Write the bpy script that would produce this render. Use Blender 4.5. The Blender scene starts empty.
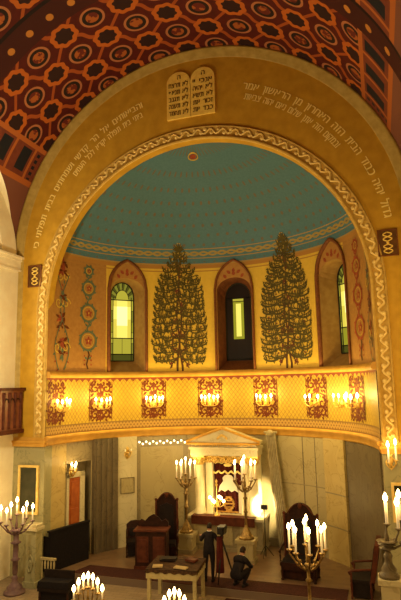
import bpy, bmesh, math, random
from mathutils import Vector, Matrix
rnd = random.Random(7)
SC = bpy.context.scene
COL = SC.collection
PI = math.pi
A, B = 5.0, 4.55                       # half width and depth of the apse
ZB, ZL, ZG = 10.24, 6.2, 4.47          # foot of the dome, gallery ledge, guilloche band
Z1, RO, Z2 = 8.17, 6.33, 9.85          # springing of the opening, radius and springing of the vault
HD = 3.2                               # rise of the half dome
DZ = 0.2                               # height of the dais


def rad(d): return d * PI / 180


# ------------------------------------------------------------------ materials
def new_mat(name):
    m = bpy.data.materials.new(name); m.use_nodes = True
    nt = m.node_tree
    nt.nodes['Principled BSDF'].inputs['Specular IOR Level'].default_value = 0.2
    return m, nt, nt.nodes['Principled BSDF']


def mat(name, c1, c2=None, scale=6.0, rough=0.6, metal=0.0, bump=0.0, detail=4.0, lo=0.35, hi=0.65, emit=None, strength=0.0):
    m, nt, b = new_mat(name)
    b.inputs['Roughness'].default_value = rough; b.inputs['Specular IOR Level'].default_value = 0.5 if rough < .42 else 0.15
    b.inputs['Metallic'].default_value = metal
    b.inputs['Base Color'].default_value = (*c1, 1)
    tc = nt.nodes.new('ShaderNodeTexCoord')
    n = nt.nodes.new('ShaderNodeTexNoise'); n.inputs['Scale'].default_value = scale; n.inputs['Detail'].default_value = detail
    nt.links.new(tc.outputs['Object'], n.inputs['Vector'])
    if c2 is not None:
        r = nt.nodes.new('ShaderNodeValToRGB')
        r.color_ramp.elements[0].position = lo; r.color_ramp.elements[0].color = (*c1, 1)
        r.color_ramp.elements[1].position = hi; r.color_ramp.elements[1].color = (*c2, 1)
        nt.links.new(n.outputs['Fac'], r.inputs['Fac']); nt.links.new(r.outputs['Color'], b.inputs['Base Color'])
    if bump:
        bp = nt.nodes.new('ShaderNodeBump'); bp.inputs['Strength'].default_value = bump; bp.inputs['Distance'].default_value = 0.02
        nt.links.new(n.outputs['Fac'], bp.inputs['Height']); nt.links.new(bp.outputs['Normal'], b.inputs['Normal'])
    if emit:
        b.inputs['Emission Color'].default_value = (*emit, 1); b.inputs['Emission Strength'].default_value = strength
    return m


class NT:
    """small expression helper for node maths"""
    def __init__(s, nt): s.nt = nt
    def val(s, x, sock):
        if isinstance(x, (int, float)): sock.default_value = x
        else: s.nt.links.new(x, sock)
    def m(s, op, a, b=0.0, c=0.0):
        n = s.nt.nodes.new('ShaderNodeMath'); n.operation = op
        s.val(a, n.inputs[0]); s.val(b, n.inputs[1]); s.val(c, n.inputs[2])
        return n.outputs[0]
    def band(s, x, lo, hi):
        return s.m('MULTIPLY', s.m('GREATER_THAN', x, lo), s.m('LESS_THAN', x, hi))
    def mix(s, f, a, b):
        n = s.nt.nodes.new('ShaderNodeMix'); n.data_type = 'RGBA'
        s.val(f, n.inputs[0])
        for v, i in ((a, 6), (b, 7)):
            if isinstance(v, tuple): n.inputs[i].default_value = (*v, 1)
            else: s.nt.links.new(v, n.inputs[i])
        return n.outputs[2]
    def uv(s):
        t = s.nt.nodes.new('ShaderNodeTexCoord'); x = s.nt.nodes.new('ShaderNodeSeparateXYZ')
        s.nt.links.new(t.outputs['UV'], x.inputs[0]); return x.outputs[0], x.outputs[1], t
    def noise(s, t, scale, out='Object'):
        n = s.nt.nodes.new('ShaderNodeTexNoise'); n.inputs['Scale'].default_value = scale; n.inputs['Detail'].default_value = 3
        s.nt.links.new(t.outputs[out], n.inputs['Vector']); return n.outputs['Fac']


def vault_mat():
    # UV: u = angle step (8.7 deg), v = length step (0.88 m); u itself counts from the crown
    m, nt, b = new_mat('vault_paint'); e = NT(nt); u, v, t = e.uv()
    b.inputs['Roughness'].default_value = 0.65
    ru, rv = e.m('ROUND', u), e.m('ROUND', v)
    fu, fv = e.m('SUBTRACT', u, ru), e.m('SUBTRACT', v, rv)
    r = e.m('SQRT', e.m('ADD', e.m('MULTIPLY', fu, fu), e.m('MULTIPLY', fv, fv)))
    phi = e.m('ARCTAN2', fv, fu)
    odd = e.m('MODULO', e.m('ABSOLUTE', e.m('ADD', ru, rv)), 2.0)
    odd = e.m('GREATER_THAN', odd, 0.5)
    nz = e.noise(t, 5.0); nz2 = e.noise(t, 1.3)
    ground = e.mix(nz, (0.050, 0.006, 0.007), (0.11, 0.012, 0.010))
    # wavy orange lattice through the star cells
    wob = e.m('MULTIPLY', e.m('SINE', e.m('MULTIPLY', e.m('SUBTRACT', u, v), 2 * PI)), 0.07)
    d1 = e.m('ABSOLUTE', e.m('SUBTRACT', e.m('FLOORED_MODULO', e.m('ADD', e.m('ADD', u, v), wob), 2.0), 1.0))
    d2 = e.m('ABSOLUTE', e.m('SUBTRACT', e.m('FLOORED_MODULO', e.m('ADD', e.m('SUBTRACT', u, v), wob), 2.0), 1.0))
    lat = e.m('LESS_THAN', e.m('MINIMUM', d1, d2), 0.1)
    col = e.mix(lat, ground, (0.34, 0.075, 0.018))
    # rings
    ring_c = e.mix(e.m('GREATER_THAN', nz, 0.5), (0.36, 0.10, 0.025), (0.13, 0.02, 0.015))
    ring = e.mix(e.m('GREATER_THAN', r, 0.20), ring_c, (0.018, 0.010, 0.010))
    ring = e.mix(e.m('GREATER_THAN', r, 0.31), ring, (0.40, 0.15, 0.07))
    in_ring = e.m('LESS_THAN', r, 0.385)
    # stars
    w = e.m('MULTIPLY', e.m('COSINE', e.m('MULTIPLY', phi, 8.0)), 0.024)
    rs = e.m('ADD', r, w)
    star = e.mix(e.m('GREATER_THAN', rs, 0.29), (0.028, 0.010, 0.012), (0.46, 0.115, 0.018))
    in_star = e.m('LESS_THAN', rs, 0.44)
    col = e.mix(e.m('MULTIPLY', in_ring, e.m('SUBTRACT', 1.0, odd)), col, ring)
    col = e.mix(e.m('MULTIPLY', in_star, odd), col, star)
    # plain transverse band near y = -3.3 .. -4.1 with gold flowers
    yy = e.m('SUBTRACT', e.m('MULTIPLY', v, 0.88), 1.05)        # metres
    au = e.m('ABSOLUTE', u)
    bandm = e.band(yy, -4.12, -3.22)
    fl_u = e.m('SUBTRACT', e.m('MULTIPLY', u, 1.36), e.m('ROUND', e.m('MULTIPLY', u, 1.36)))
    fr = e.m('SQRT', e.m('ADD', e.m('POWER', e.m('MULTIPLY', fl_u, 0.72), 2.0), e.m('POWER', e.m('ADD', yy, 3.6), 2.0)))
    bandc = e.mix(e.m('LESS_THAN', fr, 0.11), (0.050, 0.010, 0.010), (0.50, 0.20, 0.04))
    bandc = e.mix(e.band(yy, -4.12, -4.0), bandc, (0.012, 0.006, 0.008))
    col = e.mix(bandm, col, bandc)
    # frieze along the foot of the vault: 23..36 deg above the springing -> |u| 6.2 .. 7.7
    fz = e.m('GREATER_THAN', au, 6.2)
    pan = e.m('FLOORED_MODULO', e.m('ADD', yy, 0.62), 0.95)
    sq = e.m('MULTIPLY', e.band(au, 6.45, 7.25), e.band(pan, 0.42, 0.86))
    sq = e.m('MULTIPLY', sq, e.m('LESS_THAN', yy, -0.62))
    dots = e.m('MULTIPLY', e.band(yy, -0.42, -0.28), e.m('LESS_THAN', e.m('FRACT', e.m('MULTIPLY', au, 4.5)), 0.55))
    line = e.m('ADD', e.m('ADD', e.band(au, 6.2, 6.36), e.band(au, 7.42, 7.62)), e.m('MULTIPLY', e.band(pan, 0.0, 0.1), e.m('LESS_THAN', au, 7.5)))
    fc = e.mix(nz, (0.13, 0.028, 0.016), (0.22, 0.055, 0.03))
    fc = e.mix(e.m('MINIMUM', line, 1.0), fc, (0.42, 0.12, 0.03))
    fc = e.mix(e.m('MAXIMUM', sq, e.m('MULTIPLY', dots, e.band(au, 6.4, 7.4))), fc, (0.012, 0.014, 0.022))
    fc = e.mix(e.m('GREATER_THAN', au, 7.62), fc, (0.20, 0.075, 0.05))
    col = e.mix(e.m('MULTIPLY', fz, e.m('SUBTRACT', 1.0, bandm)), col, fc)
    nt.links.new(col, b.inputs['Base Color'])
    return m


def dome_mat():
    # UV: u = degrees along the wall, v = height in metres
    m, nt, b = new_mat('dome_paint'); e = NT(nt); u, v, t = e.uv()
    b.inputs['Roughness'].default_value = 0.55
    nz = e.noise(t, 14.0); n2 = e.noise(t, 1.2)
    base = e.mix(nz, (0.058, 0.150, 0.192), (0.105, 0.210, 0.262))
    # small red stars in rows
    cu = e.m('ADD', e.m('MULTIPLY', u, 0.22), e.m('MULTIPLY', e.m('ROUND', e.m('MULTIPLY', v, 3.0)), 0.5))
    fu = e.m('MULTIPLY', e.m('SUBTRACT', cu, e.m('ROUND', cu)), 0.36)
    fv = e.m('MULTIPLY', e.m('SUBTRACT', e.m('MULTIPLY', v, 3.0), e.m('ROUND', e.m('MULTIPLY', v, 3.0))), 0.33)
    r = e.m('SQRT', e.m('ADD', e.m('MULTIPLY', fu, fu), e.m('MULTIPLY', fv, fv)))
    star = e.m('MULTIPLY', e.m('LESS_THAN', r, 0.055), e.m('GREATER_THAN', v, 10.35))
    col = e.mix(star, base, (0.15, 0.125, 0.09))
    # guilloche gold band
    s = e.m('MULTIPLY', e.m('SINE', e.m('MULTIPLY', u, 0.75)), 0.06)
    g1 = e.m('LESS_THAN', e.m('ABSOLUTE', e.m('SUBTRACT', e.m('ADD', v, s), 10.68)), 0.035)
    g2 = e.m('LESS_THAN', e.m('ABSOLUTE', e.m('SUBTRACT', e.m('SUBTRACT', v, s), 10.68)), 0.035)
    g = e.m('MAXIMUM', g1, g2)
    col = e.mix(g, col, (0.36, 0.25, 0.07))
    col = e.mix(e.band(v, 10.84, 10.87), col, (0.42, 0.25, 0.06))
    col = e.mix(e.band(v, 10.50, 10.53), col, (0.42, 0.25, 0.06))
    col = e.mix(e.m('LESS_THAN', v, 10.30), col, (0.40, 0.24, 0.07))
    nt.links.new(col, b.inputs['Base Color'])
    return m


def apse_mat():
    m, nt, b = new_mat('apse_gold_ground'); e = NT(nt); u, v, t = e.uv()
    b.inputs['Roughness'].default_value = 0.5
    nz = e.noise(t, 9.0)
    gold = e.mix(nz, (0.62, 0.39, 0.045), (0.76, 0.51, 0.07))
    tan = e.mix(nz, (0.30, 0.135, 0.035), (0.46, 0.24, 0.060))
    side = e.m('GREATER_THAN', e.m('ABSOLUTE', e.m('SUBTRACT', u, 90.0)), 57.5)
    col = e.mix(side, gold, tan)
    ln = e.m('MAXIMUM', e.band(v, 9.98, 10.02), e.band(v, 10.10, 10.24))
    col = e.mix(ln, col, (0.42, 0.20, 0.045))
    nt.links.new(col, b.inputs['Base Color'])
    return m


def parapet_mat():
    m, nt, b = new_mat('parapet_gold_diaper'); e = NT(nt); u, v, t = e.uv()
    b.inputs['Roughness'].default_value = 0.45
    nz = e.noise(t, 12.0)
    x = e.m('MULTIPLY', u, 0.55); y = e.m('MULTIPLY', v, 5.0)
    l1 = e.m('ABSOLUTE', e.m('SINE', e.m('MULTIPLY', e.m('ADD', x, y), PI)))
    l2 = e.m('ABSOLUTE', e.m('SINE', e.m('MULTIPLY', e.m('SUBTRACT', x, y), PI)))
    lat = e.m('LESS_THAN', e.m('MINIMUM', l1, l2), 0.25)
    gold = e.mix(nz, (0.36, 0.225, 0.022), (0.56, 0.37, 0.042))
    col = e.mix(lat, gold, (0.28, 0.165, 0.025))
    # scalloped red band on top
    sc = e.m('ADD', 5.84, e.m('MULTIPLY', e.m('ABSOLUTE', e.m('SINE', e.m('MULTIPLY', u, PI / 3.06))), 0.10))
    col = e.mix(e.m('GREATER_THAN', v, sc), col, (0.20, 0.045, 0.02))
    # guilloche below
    s = e.m('SINE', e.m('MULTIPLY', u, 2 * PI / 3.0))
    g = e.m('LESS_THAN', e.m('ABSOLUTE', e.m('SUBTRACT', v, e.m('ADD', 4.32, e.m('MULTIPLY', s, 0.07)))), 0.04)
    g2 = e.m('LESS_THAN', e.m('ABSOLUTE', e.m('SUBTRACT', v, e.m('SUBTRACT', 4.32, e.m('MULTIPLY', s, 0.07)))), 0.04)
    gc = e.mix(e.m('MAXIMUM', g, g2), (0.22, 0.12, 0.035), (0.42, 0.25, 0.065))
    col = e.mix(e.m('LESS_THAN', v, 4.47), col, gc)
    nt.links.new(col, b.inputs['Base Color'])
    return m


def marble(name, c1, c2, scale=1.6, rough=0.35):
    m, nt, b = new_mat(name); e = NT(nt)
    t = nt.nodes.new('ShaderNodeTexCoord')
    b.inputs['Roughness'].default_value = rough
    n = nt.nodes.new('ShaderNodeTexNoise'); n.inputs['Scale'].default_value = scale; n.inputs['Detail'].default_value = 8
    n.inputs['Distortion'].default_value = 1.2
    nt.links.new(t.outputs['Object'], n.inputs['Vector'])
    v = e.m('ABSOLUTE', e.m('SUBTRACT', n.outputs['Fac'], 0.5))
    vein = e.m('LESS_THAN', v, 0.012)
    col = e.mix(n.outputs['Fac'], c1, c2)
    dk = tuple(x * 0.94 for x in c1)
    col = e.mix(vein, col, dk)
    nt.links.new(col, b.inputs['Base Color'])
    return m


def floor_mat(name='floor_marble_slabs', c1=(0.30, 0.22, 0.14, 1), c2=(0.23, 0.165, 0.10, 1)):
    m, nt, b = new_mat(name); e = NT(nt)
    b.inputs['Roughness'].default_value = 0.3
    t = nt.nodes.new('ShaderNodeTexCoord'); br = nt.nodes.new('ShaderNodeTexBrick')
    nt.links.new(t.outputs['Object'], br.inputs['Vector'])
    br.inputs['Scale'].default_value = 1.6
    br.inputs['Color1'].default_value = c1; br.inputs['Color2'].default_value = c2
    br.inputs['Mortar'].default_value = (0.16, 0.11, 0.08, 1); br.inputs['Mortar Size'].default_value = 0.012
    nt.links.new(br.outputs['Color'], b.inputs['Base Color'])
    return m


def emit_mat(name, c, s):
    m = bpy.data.materials.new(name); m.use_nodes = True; nt = m.node_tree
    nt.nodes.remove(nt.nodes['Principled BSDF'])
    em = nt.nodes.new('ShaderNodeEmission'); em.inputs[0].default_value = (*c, 1); em.inputs[1].default_value = s
    nt.links.new(em.outputs[0], nt.nodes['Material Output'].inputs[0])
    return m


M = dict(
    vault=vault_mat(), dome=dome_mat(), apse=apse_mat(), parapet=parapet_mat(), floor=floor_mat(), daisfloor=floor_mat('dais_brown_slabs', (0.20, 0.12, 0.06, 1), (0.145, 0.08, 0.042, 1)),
    face=mat('ochre_plaster', (0.50, 0.275, 0.026), (0.60, 0.345, 0.036), 3.0, 0.55),
    rim=mat('olive_gold_moulding', (0.40, 0.27, 0.07), (0.50, 0.35, 0.10), 5.0, 0.45),
    trim=mat('gilt_relief', (0.86, 0.64, 0.22), (0.74, 0.50, 0.14), 9.0, 0.35),
    trimbed=mat('gilt_bed', (0.58, 0.37, 0.08), (0.48, 0.29, 0.06), 9.0, 0.5),
    ledge=mat('ochre_ledge', (0.52, 0.27, 0.045), (0.62, 0.34, 0.06), 4.0, 0.5),
    gold=mat('gold_leaf', (0.85, 0.60, 0.16), (0.62, 0.38, 0.08), 12.0, 0.3, 0.4),
    goldpaint=mat('gold_lettering', (1.0, 0.80, 0.27), None, 5, 0.4),
    tabletgold=mat('tablet_gold', (0.98, 0.72, 0.16), (0.88, 0.60, 0.12), 8, 0.4),
    darkpaint=mat('dark_lettering', (0.10, 0.035, 0.012), None, 5, 0.6),
    plaque=mat('plaque_brown', (0.10, 0.045, 0.018), (0.16, 0.07, 0.02), 8, 0.5),
    damask=mat('damask_red_brown', (0.095, 0.020, 0.007), (0.16, 0.040, 0.011), 12, 0.6),
    leaf=mat('tree_leaf_paint', (0.060, 0.050, 0.014), (0.115, 0.085, 0.018), 10, 0.6),
    leafgold=mat('tree_leaf_gold', (0.60, 0.40, 0.06), None, 10, 0.5),
    bark=mat('tree_trunk_paint', (0.085, 0.035, 0.015), None, 10, 0.6),
    fruit=mat('tree_fruit_paint', (0.16, 0.040, 0.020), None, 10, 0.6),
    vine=mat('vine_green_paint', (0.085, 0.120, 0.075), (0.13, 0.16, 0.095), 10, 0.6),
    flower=mat('flower_red_paint', (0.26, 0.045, 0.025), (0.34, 0.08, 0.03), 10, 0.6),
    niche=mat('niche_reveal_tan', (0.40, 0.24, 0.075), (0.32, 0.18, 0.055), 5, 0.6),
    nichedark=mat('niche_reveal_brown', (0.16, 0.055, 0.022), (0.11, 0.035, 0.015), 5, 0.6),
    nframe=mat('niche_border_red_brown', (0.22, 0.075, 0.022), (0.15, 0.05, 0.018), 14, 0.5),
    lead=mat('window_lead', (0.02, 0.02, 0.015), None, 5, 0.5),
    darkglass=mat('dark_glass', (0.018, 0.010, 0.008), None, 5, 0.5),
    cream=mat('cream_plaster', (0.86, 0.78, 0.56), (0.80, 0.70, 0.48), 3, 0.55),
    marb_cream=marble('marble_cream', (0.34, 0.27, 0.13), (0.44, 0.365, 0.19)),
    marb_white=marble('marble_white', (0.50, 0.43, 0.26), (0.62, 0.55, 0.35)),
    marb_grey=marble('marble_grey', (0.23, 0.18, 0.095), (0.32, 0.26, 0.145)),
    marb_dark=marble('marble_dark', (0.105, 0.078, 0.045), (0.17, 0.13, 0.075)),
    marb_green=marble('marble_greenish', (0.28, 0.26, 0.14), (0.40, 0.36, 0.20)),
    marb_yellow=marble('marble_yellow', (0.40, 0.29, 0.10), (0.54, 0.41, 0.17)),
    wood=mat('dark_carved_wood', (0.018, 0.006, 0.004), (0.036, 0.011, 0.006), 9, 0.5),
    woodred=mat('red_brown_wood', (0.062, 0.015, 0.008), (0.105, 0.028, 0.013), 7, 0.5),
    door=mat('orange_brown_door', (0.40, 0.11, 0.025), (0.32, 0.08, 0.02), 6, 0.45),
    wood_body=mat('balcony_wood', (0.24, 0.075, 0.035), (0.16, 0.045, 0.022), 6, 0.4),
    leather=mat('dark_leather', (0.010, 0.006, 0.006), (0.018, 0.011, 0.010), 12, 0.6),
    blackcloth=mat('black_cloth', (0.006, 0.004, 0.005), (0.012, 0.009, 0.010), 20, 0.85),
    carpet=mat('dark_red_carpet', (0.034, 0.011, 0.009), (0.066, 0.022, 0.016), 25, 0.95),
    bronze=mat('old_gilt_bronze', (0.34, 0.22, 0.07), (0.17, 0.10, 0.03), 14, 0.35, 0.6),
    purple=mat('violet_bronze', (0.13, 0.07, 0.085), (0.19, 0.12, 0.11), 10, 0.45),
    candle=mat('wax', (0.92, 0.84, 0.66), None, 5, 0.5, emit=(1.0, 0.72, 0.36), strength=0.15),
    flame=emit_mat('flame', (1.0, 0.70, 0.26), 26.0),
    bulb=emit_mat('lit_bulb', (1.0, 0.72, 0.28), 26.0),
    smallbulb=emit_mat('small_lit_bulb', (1.0, 0.80, 0.42), 5.0),
    lamp=emit_mat('floodlight_glass', (1.0, 0.85, 0.5), 25.0),
    white=mat('white_ark_marble', (0.74, 0.64, 0.38), (0.82, 0.73, 0.46), 4, 0.4),
    redcurtain=mat('dark_red_velvet', (0.050, 0.006, 0.006), (0.09, 0.014, 0.009), 10, 0.85),
    drape=mat('grey_drape', (0.34, 0.28, 0.16), (0.44, 0.37, 0.22), 9, 0.85),
    skin=mat('skin', (0.50, 0.25, 0.15), None, 5, 0.5),
    hair=mat('dark_hair', (0.018, 0.010, 0.007), None, 5, 0.5),
    suit=mat('black_suit', (0.009, 0.006, 0.008), (0.015, 0.011, 0.012), 15, 0.8),
    shirt=mat('white_shirt', (0.72, 0.66, 0.55), None, 5, 0.7),
    eye=mat('eye', (0.03, 0.02, 0.015), None, 5, 0.2),
    picture=mat('dark_picture', (0.022, 0.026, 0.016), (0.05, 0.05, 0.028), 2.5, 0.12, lo=0.4, hi=0.7),
    paper=mat('paper', (0.40, 0.29, 0.14), None, 5, 0.7),
    tablecloth=mat('brocade_cloth', (0.020, 0.009, 0.006), (0.075, 0.035, 0.014), 18, 0.8),
    emblem=mat('old_gold_embroidery', (0.52, 0.30, 0.07), (0.34, 0.17, 0.04), 14, 0.5),
    metalblack=mat('black_metal', (0.015, 0.013, 0.012), None, 5, 0.4, 0.5),
)
M['g_yellow'] = emit_mat('lit_glass_yellow', (1.0, 0.83, 0.14), 1.0)
M['g_green'] = emit_mat('lit_glass_green', (0.50, 0.46, 0.05), 0.42)
M['g_dark'] = emit_mat('lit_glass_dark_green', (0.22, 0.20, 0.025), 0.35)
M['g_bright'] = emit_mat('lit_glass_bright', (1.0, 0.93, 0.34), 1.25)
M['g_honey'] = emit_mat('lit_glass_honey', (0.85, 0.68, 0.08), 0.9)
M['g_amber'] = emit_mat('lit_glass_amber', (0.72, 0.62, 0.06), 0.6)
M['g_olive'] = emit_mat('lit_glass_olive', (0.50, 0.46, 0.03), 0.6)


# ------------------------------------------------------------------ mesh builder
class MB:
    def __init__(s): s.v = []; s.f = []; s.uv = None; s.mi = []; s.sm = []
    def add(s, vs, fs, mi=0, smooth=False):
        o = len(s.v); s.v += [tuple(x) for x in vs]
        for f in fs:
            s.f.append(tuple(i + o for i in f)); s.mi.append(mi); s.sm.append(smooth)
        return s
    def box(s, c, d, rz=0.0, taper=1.0, mi=0, M4=None):
        x, y, z = d[0] / 2, d[1] / 2, d[2] / 2
        vs = [(-x, -y, -z), (x, -y, -z), (x, y, -z), (-x, y, -z), (-x * taper, -y * taper, z), (x * taper, -y * taper, z), (x * taper, y * taper, z), (-x * taper, y * taper, z)]
        R = Matrix.Rotation(rz, 4, 'Z') if M4 is None else M4
        vs = [R @ Vector(p) + Vector(c) for p in vs]
        return s.add(vs, [(3, 2, 1, 0), (4, 5, 6, 7), (0, 1, 5, 4), (1, 2, 6, 5), (2, 3, 7, 6), (3, 0, 4, 7)], mi)
    def lathe(s, c, prof, n=14, mi=0, smooth=True, sx=1, sy=1):
        vs = []; fs = []
        for r, z in prof:
            for k in range(n):
                a = 2 * PI * k / n; vs.append((c[0] + r * sx * math.cos(a), c[1] + r * sy * math.sin(a), c[2] + z))
        for i in range(len(prof) - 1):
            for k in range(n):
                k2 = (k + 1) % n; fs.append((i * n + k, i * n + k2, (i + 1) * n + k2, (i + 1) * n + k))
        fs.append(tuple(range(n))[::-1]); fs.append(tuple((len(prof) - 1) * n + k for k in range(n)))
        return s.add(vs, fs, mi, smooth)
    def tube(s, pts, r, n=8, mi=0, flat=1.0, caps=True):
        pts = [Vector(p) for p in pts]; rs = r if isinstance(r, (list, tuple)) else [r] * len(pts)
        vs = []; fs = []; up0 = None
        for i, p in enumerate(pts):
            t = (pts[min(i + 1, len(pts) - 1)] - pts[max(i - 1, 0)]).normalized()
            if up0 is None:
                up0 = Vector((0, 0, 1)) if abs(t.z) < 0.9 else Vector((1, 0, 0))
            a = t.cross(up0)
            if a.length < 1e-4: a = t.orthogonal()
            a.normalize(); b = a.cross(t).normalized(); up0 = b
            for k in range(n):
                an = 2 * PI * k / n; vs.append(p + a * (rs[i] * math.cos(an)) + b * (rs[i] * flat * math.sin(an)))
        for i in range(len(pts) - 1):
            for k in range(n):
                k2 = (k + 1) % n; fs.append((i * n + k, i * n + k2, (i + 1) * n + k2, (i + 1) * n + k))
        if caps: fs.append(tuple(range(n))[::-1]); fs.append(tuple((len(pts) - 1) * n + k for k in range(n)))
        return s.add(vs, fs, mi, True)
    def sphere(s, c, r, n=10, m=6, sc=(1, 1, 1), mi=0):
        vs = [(c[0], c[1], c[2] - r * sc[2])]; fs = []
        for i in range(1, m):
            t = -PI / 2 + PI * i / m
            for k in range(n):
                a = 2 * PI * k / n; vs.append((c[0] + r * sc[0] * math.cos(t) * math.cos(a), c[1] + r * sc[1] * math.cos(t) * math.sin(a), c[2] + r * sc[2] * math.sin(t)))
        vs.append((c[0], c[1], c[2] + r * sc[2]))
        for k in range(n): fs.append((0, 1 + (k + 1) % n, 1 + k))
        for i in range(m - 2):
            for k in range(n):
                k2 = (k + 1) % n; a = 1 + i * n; fs.append((a + k, a + k2, a + n + k2, a + n + k))
        a = 1 + (m - 2) * n
        for k in range(n): fs.append((a + k, a + (k + 1) % n, len(vs) - 1))
        return s.add(vs, fs, mi, True)
    def prism(s, poly, f, d, mi=0):
        """poly: 2-D outline; f(u,v,w) -> point; extruded from w=0 to w=d"""
        n = len(poly)
        vs = [f(u, v, 0) for u, v in poly] + [f(u, v, d) for u, v in poly]
        fs = [tuple(range(n)), tuple(range(2 * n - 1, n - 1, -1))] + [(i, i + n, (i + 1) % n + n, (i + 1) % n) for i in range(n)]
        return s.add(vs, fs, mi)
    def grid(s, P, uv=None, mi=0, smooth=True):
        """P: rows of points"""
        o = len(s.v); nr, nc = len(P), len(P[0])
        for r in P: s.v += [tuple(p) for p in r]
        if uv is not None:
            if s.uv is None: s.uv = {}
            for i, r in enumerate(uv):
                for j, q in enumerate(r): s.uv[o + i * nc + j] = q
        for i in range(nr - 1):
            for j in range(nc - 1):
                s.f.append((o + i * nc + j, o + i * nc + j + 1, o + (i + 1) * nc + j + 1, o + (i + 1) * nc + j)); s.mi.append(mi); s.sm.append(smooth)
        return s
    def build(s, name, mats, parent=None, kind=None, label=None, fix=True, loc=None):
        me = bpy.data.meshes.new(name); me.from_pydata(s.v, [], s.f)
        for m in (mats if isinstance(mats, (list, tuple)) else [mats]): me.materials.append(m)
        me.polygons.foreach_set('material_index', s.mi); me.polygons.foreach_set('use_smooth', s.sm)
        if s.uv is not None:
            l = me.uv_layers.new(name='UVMap')
            for lp in me.loops: l.data[lp.index].uv = s.uv.get(lp.vertex_index, (0, 0))
        if fix:
            bm = bmesh.new(); bm.from_mesh(me); bmesh.ops.recalc_face_normals(bm, faces=bm.faces); bm.to_mesh(me); bm.free()
        o = bpy.data.objects.new(name, me); COL.objects.link(o)
        if parent is not None: o.parent = parent
        if kind: o['kind'] = kind
        if label: o['label'] = label
        if loc is not None: o.location = loc
        return o


def tag(o, label, cat, group=None):
    o['label'] = label; o['category'] = cat
    if group: o['group'] = group
    return o


def thing(name, label, cat, loc=(0, 0, 0), rz=0.0, group=None):
    o = bpy.data.objects.new(name, None); o.empty_display_size = 0.1; COL.objects.link(o)
    o.location = loc; o.rotation_euler = (0, 0, rz)
    return tag(o, label, cat, group)


def copy_tree(o, parent=None):
    c = o.copy(); COL.objects.link(c)
    if parent is not None: c.parent = parent
    for ch in list(o.children): copy_tree(ch, c)
    return c


def point(name, loc, power, col=(1, 0.66, 0.25), size=0.08):
    l = bpy.data.lights.new(name, 'POINT'); l.energy = power; l.color = col; l.shadow_soft_size = size
    o = bpy.data.objects.new(name, l); COL.objects.link(o); o.location = loc; return o


# ------------------------------------------------------------------ surface of apse wall and half dome
def S(th, z, off=0.0):
    """th in degrees (0 = right end, 180 = left end), z height, off towards the room"""
    t = rad(th)
    if z <= ZB: s = 1.0
    else: s = math.sqrt(max(0.0, 1 - ((z - ZB) / HD) ** 2))
    x, y = A * s * math.cos(t), B * s * math.sin(t)
    n = Vector((-math.cos(t) / A, -math.sin(t) / B, -(max(0, z - ZB)) / HD ** 2 * 1.0)).normalized()
    return Vector((x, y, z)) + n * off


def loc_map(th0, off, side=1):
    """maps local (u right, z, w) to the apse surface around angle th0"""
    t = rad(th0); r = math.hypot(A * math.sin(t), B * math.cos(t))     # metres per radian
    return lambda u, z, w=0.0: S(th0 - math.degrees(u / r), z, off + w)


# flat painted shapes in (u, z)
class Paint:
    def __init__(s, f): s.f = f; s.mb = MB()
    def poly(s, pts, mi=0):
        s.mb.add([s.f(u, z) for u, z in pts], [tuple(range(len(pts)))], mi)
    def ribbon(s, pts, w, mi=0):
        ws = w if isinstance(w, (list, tuple)) else [w] * len(pts)
        L = []; Rr = []
        for i, (u, z) in enumerate(pts):
            a = pts[max(i - 1, 0)]; b = pts[min(i + 1, len(pts) - 1)]
            du, dz = b[0] - a[0], b[1] - a[1]; d = math.hypot(du, dz) or 1
            nu, nz = -dz / d * ws[i] / 2, du / d * ws[i] / 2
            L.append((u + nu, z + nz)); Rr.append((u - nu, z - nz))
        for i in range(len(pts) - 1): s.poly([L[i], L[i + 1], Rr[i + 1], Rr[i]], mi)
    def leaf(s, u, z, ang, ln, w, mi=0):
        c, sn = math.cos(ang), math.sin(ang)
        pts = [(0, 0), (ln * .35, w / 2), (ln * .7, w * .42), (ln, 0), (ln * .7, -w * .42), (ln * .35, -w / 2)]
        s.poly([(u + c * a - sn * b, z + sn * a + c * b) for a, b in pts], mi)
    def disc(s, u, z, r, mi=0, n=10, rz=None):
        rz = rz or r
        s.poly([(u + r * math.cos(2 * PI * k / n), z + rz * math.sin(2 * PI * k / n)) for k in range(n)], mi)
    def ring(s, u, z, r, w, mi=0, n=20, a0=0, a1=2 * PI, rz=None):
        rz = rz or r
        s.ribbon([(u + r * math.cos(a0 + (a1 - a0) * k / n), z + rz * math.sin(a0 + (a1 - a0) * k / n)) for k in range(n + 1)], w, mi)
    def spiral(s, u, z, r, turns, a0, w, mi=0, sgn=1):
        pts = [(u + r * (1 - k / 18 * 0.85) * math.cos(a0 + sgn * 2 * PI * turns * k / 18), z + r * (1 - k / 18 * .85) * math.sin(a0 + sgn * 2 * PI * turns * k / 18)) for k in range(19)]
        s.ribbon(pts, w, mi)



# ================================================================== THE SETTING
# ---- floors
MB().box((0, -6.0, -0.1), (14.5, 12.4, 0.2)).build('floor', M['floor'], kind='structure')
mb = MB(); pts = [(-4.98, 0.15), (4.98, 0.15)] + [(1.06 * A * math.cos(rad(t)), 1.06 * B * math.sin(rad(t))) for t in range(4, 177, 4)]
mb.prism(pts, lambda u, v, w: (u, v, w), DZ); mb.build('floor_dais', M['daisfloor'], kind='structure')

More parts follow.
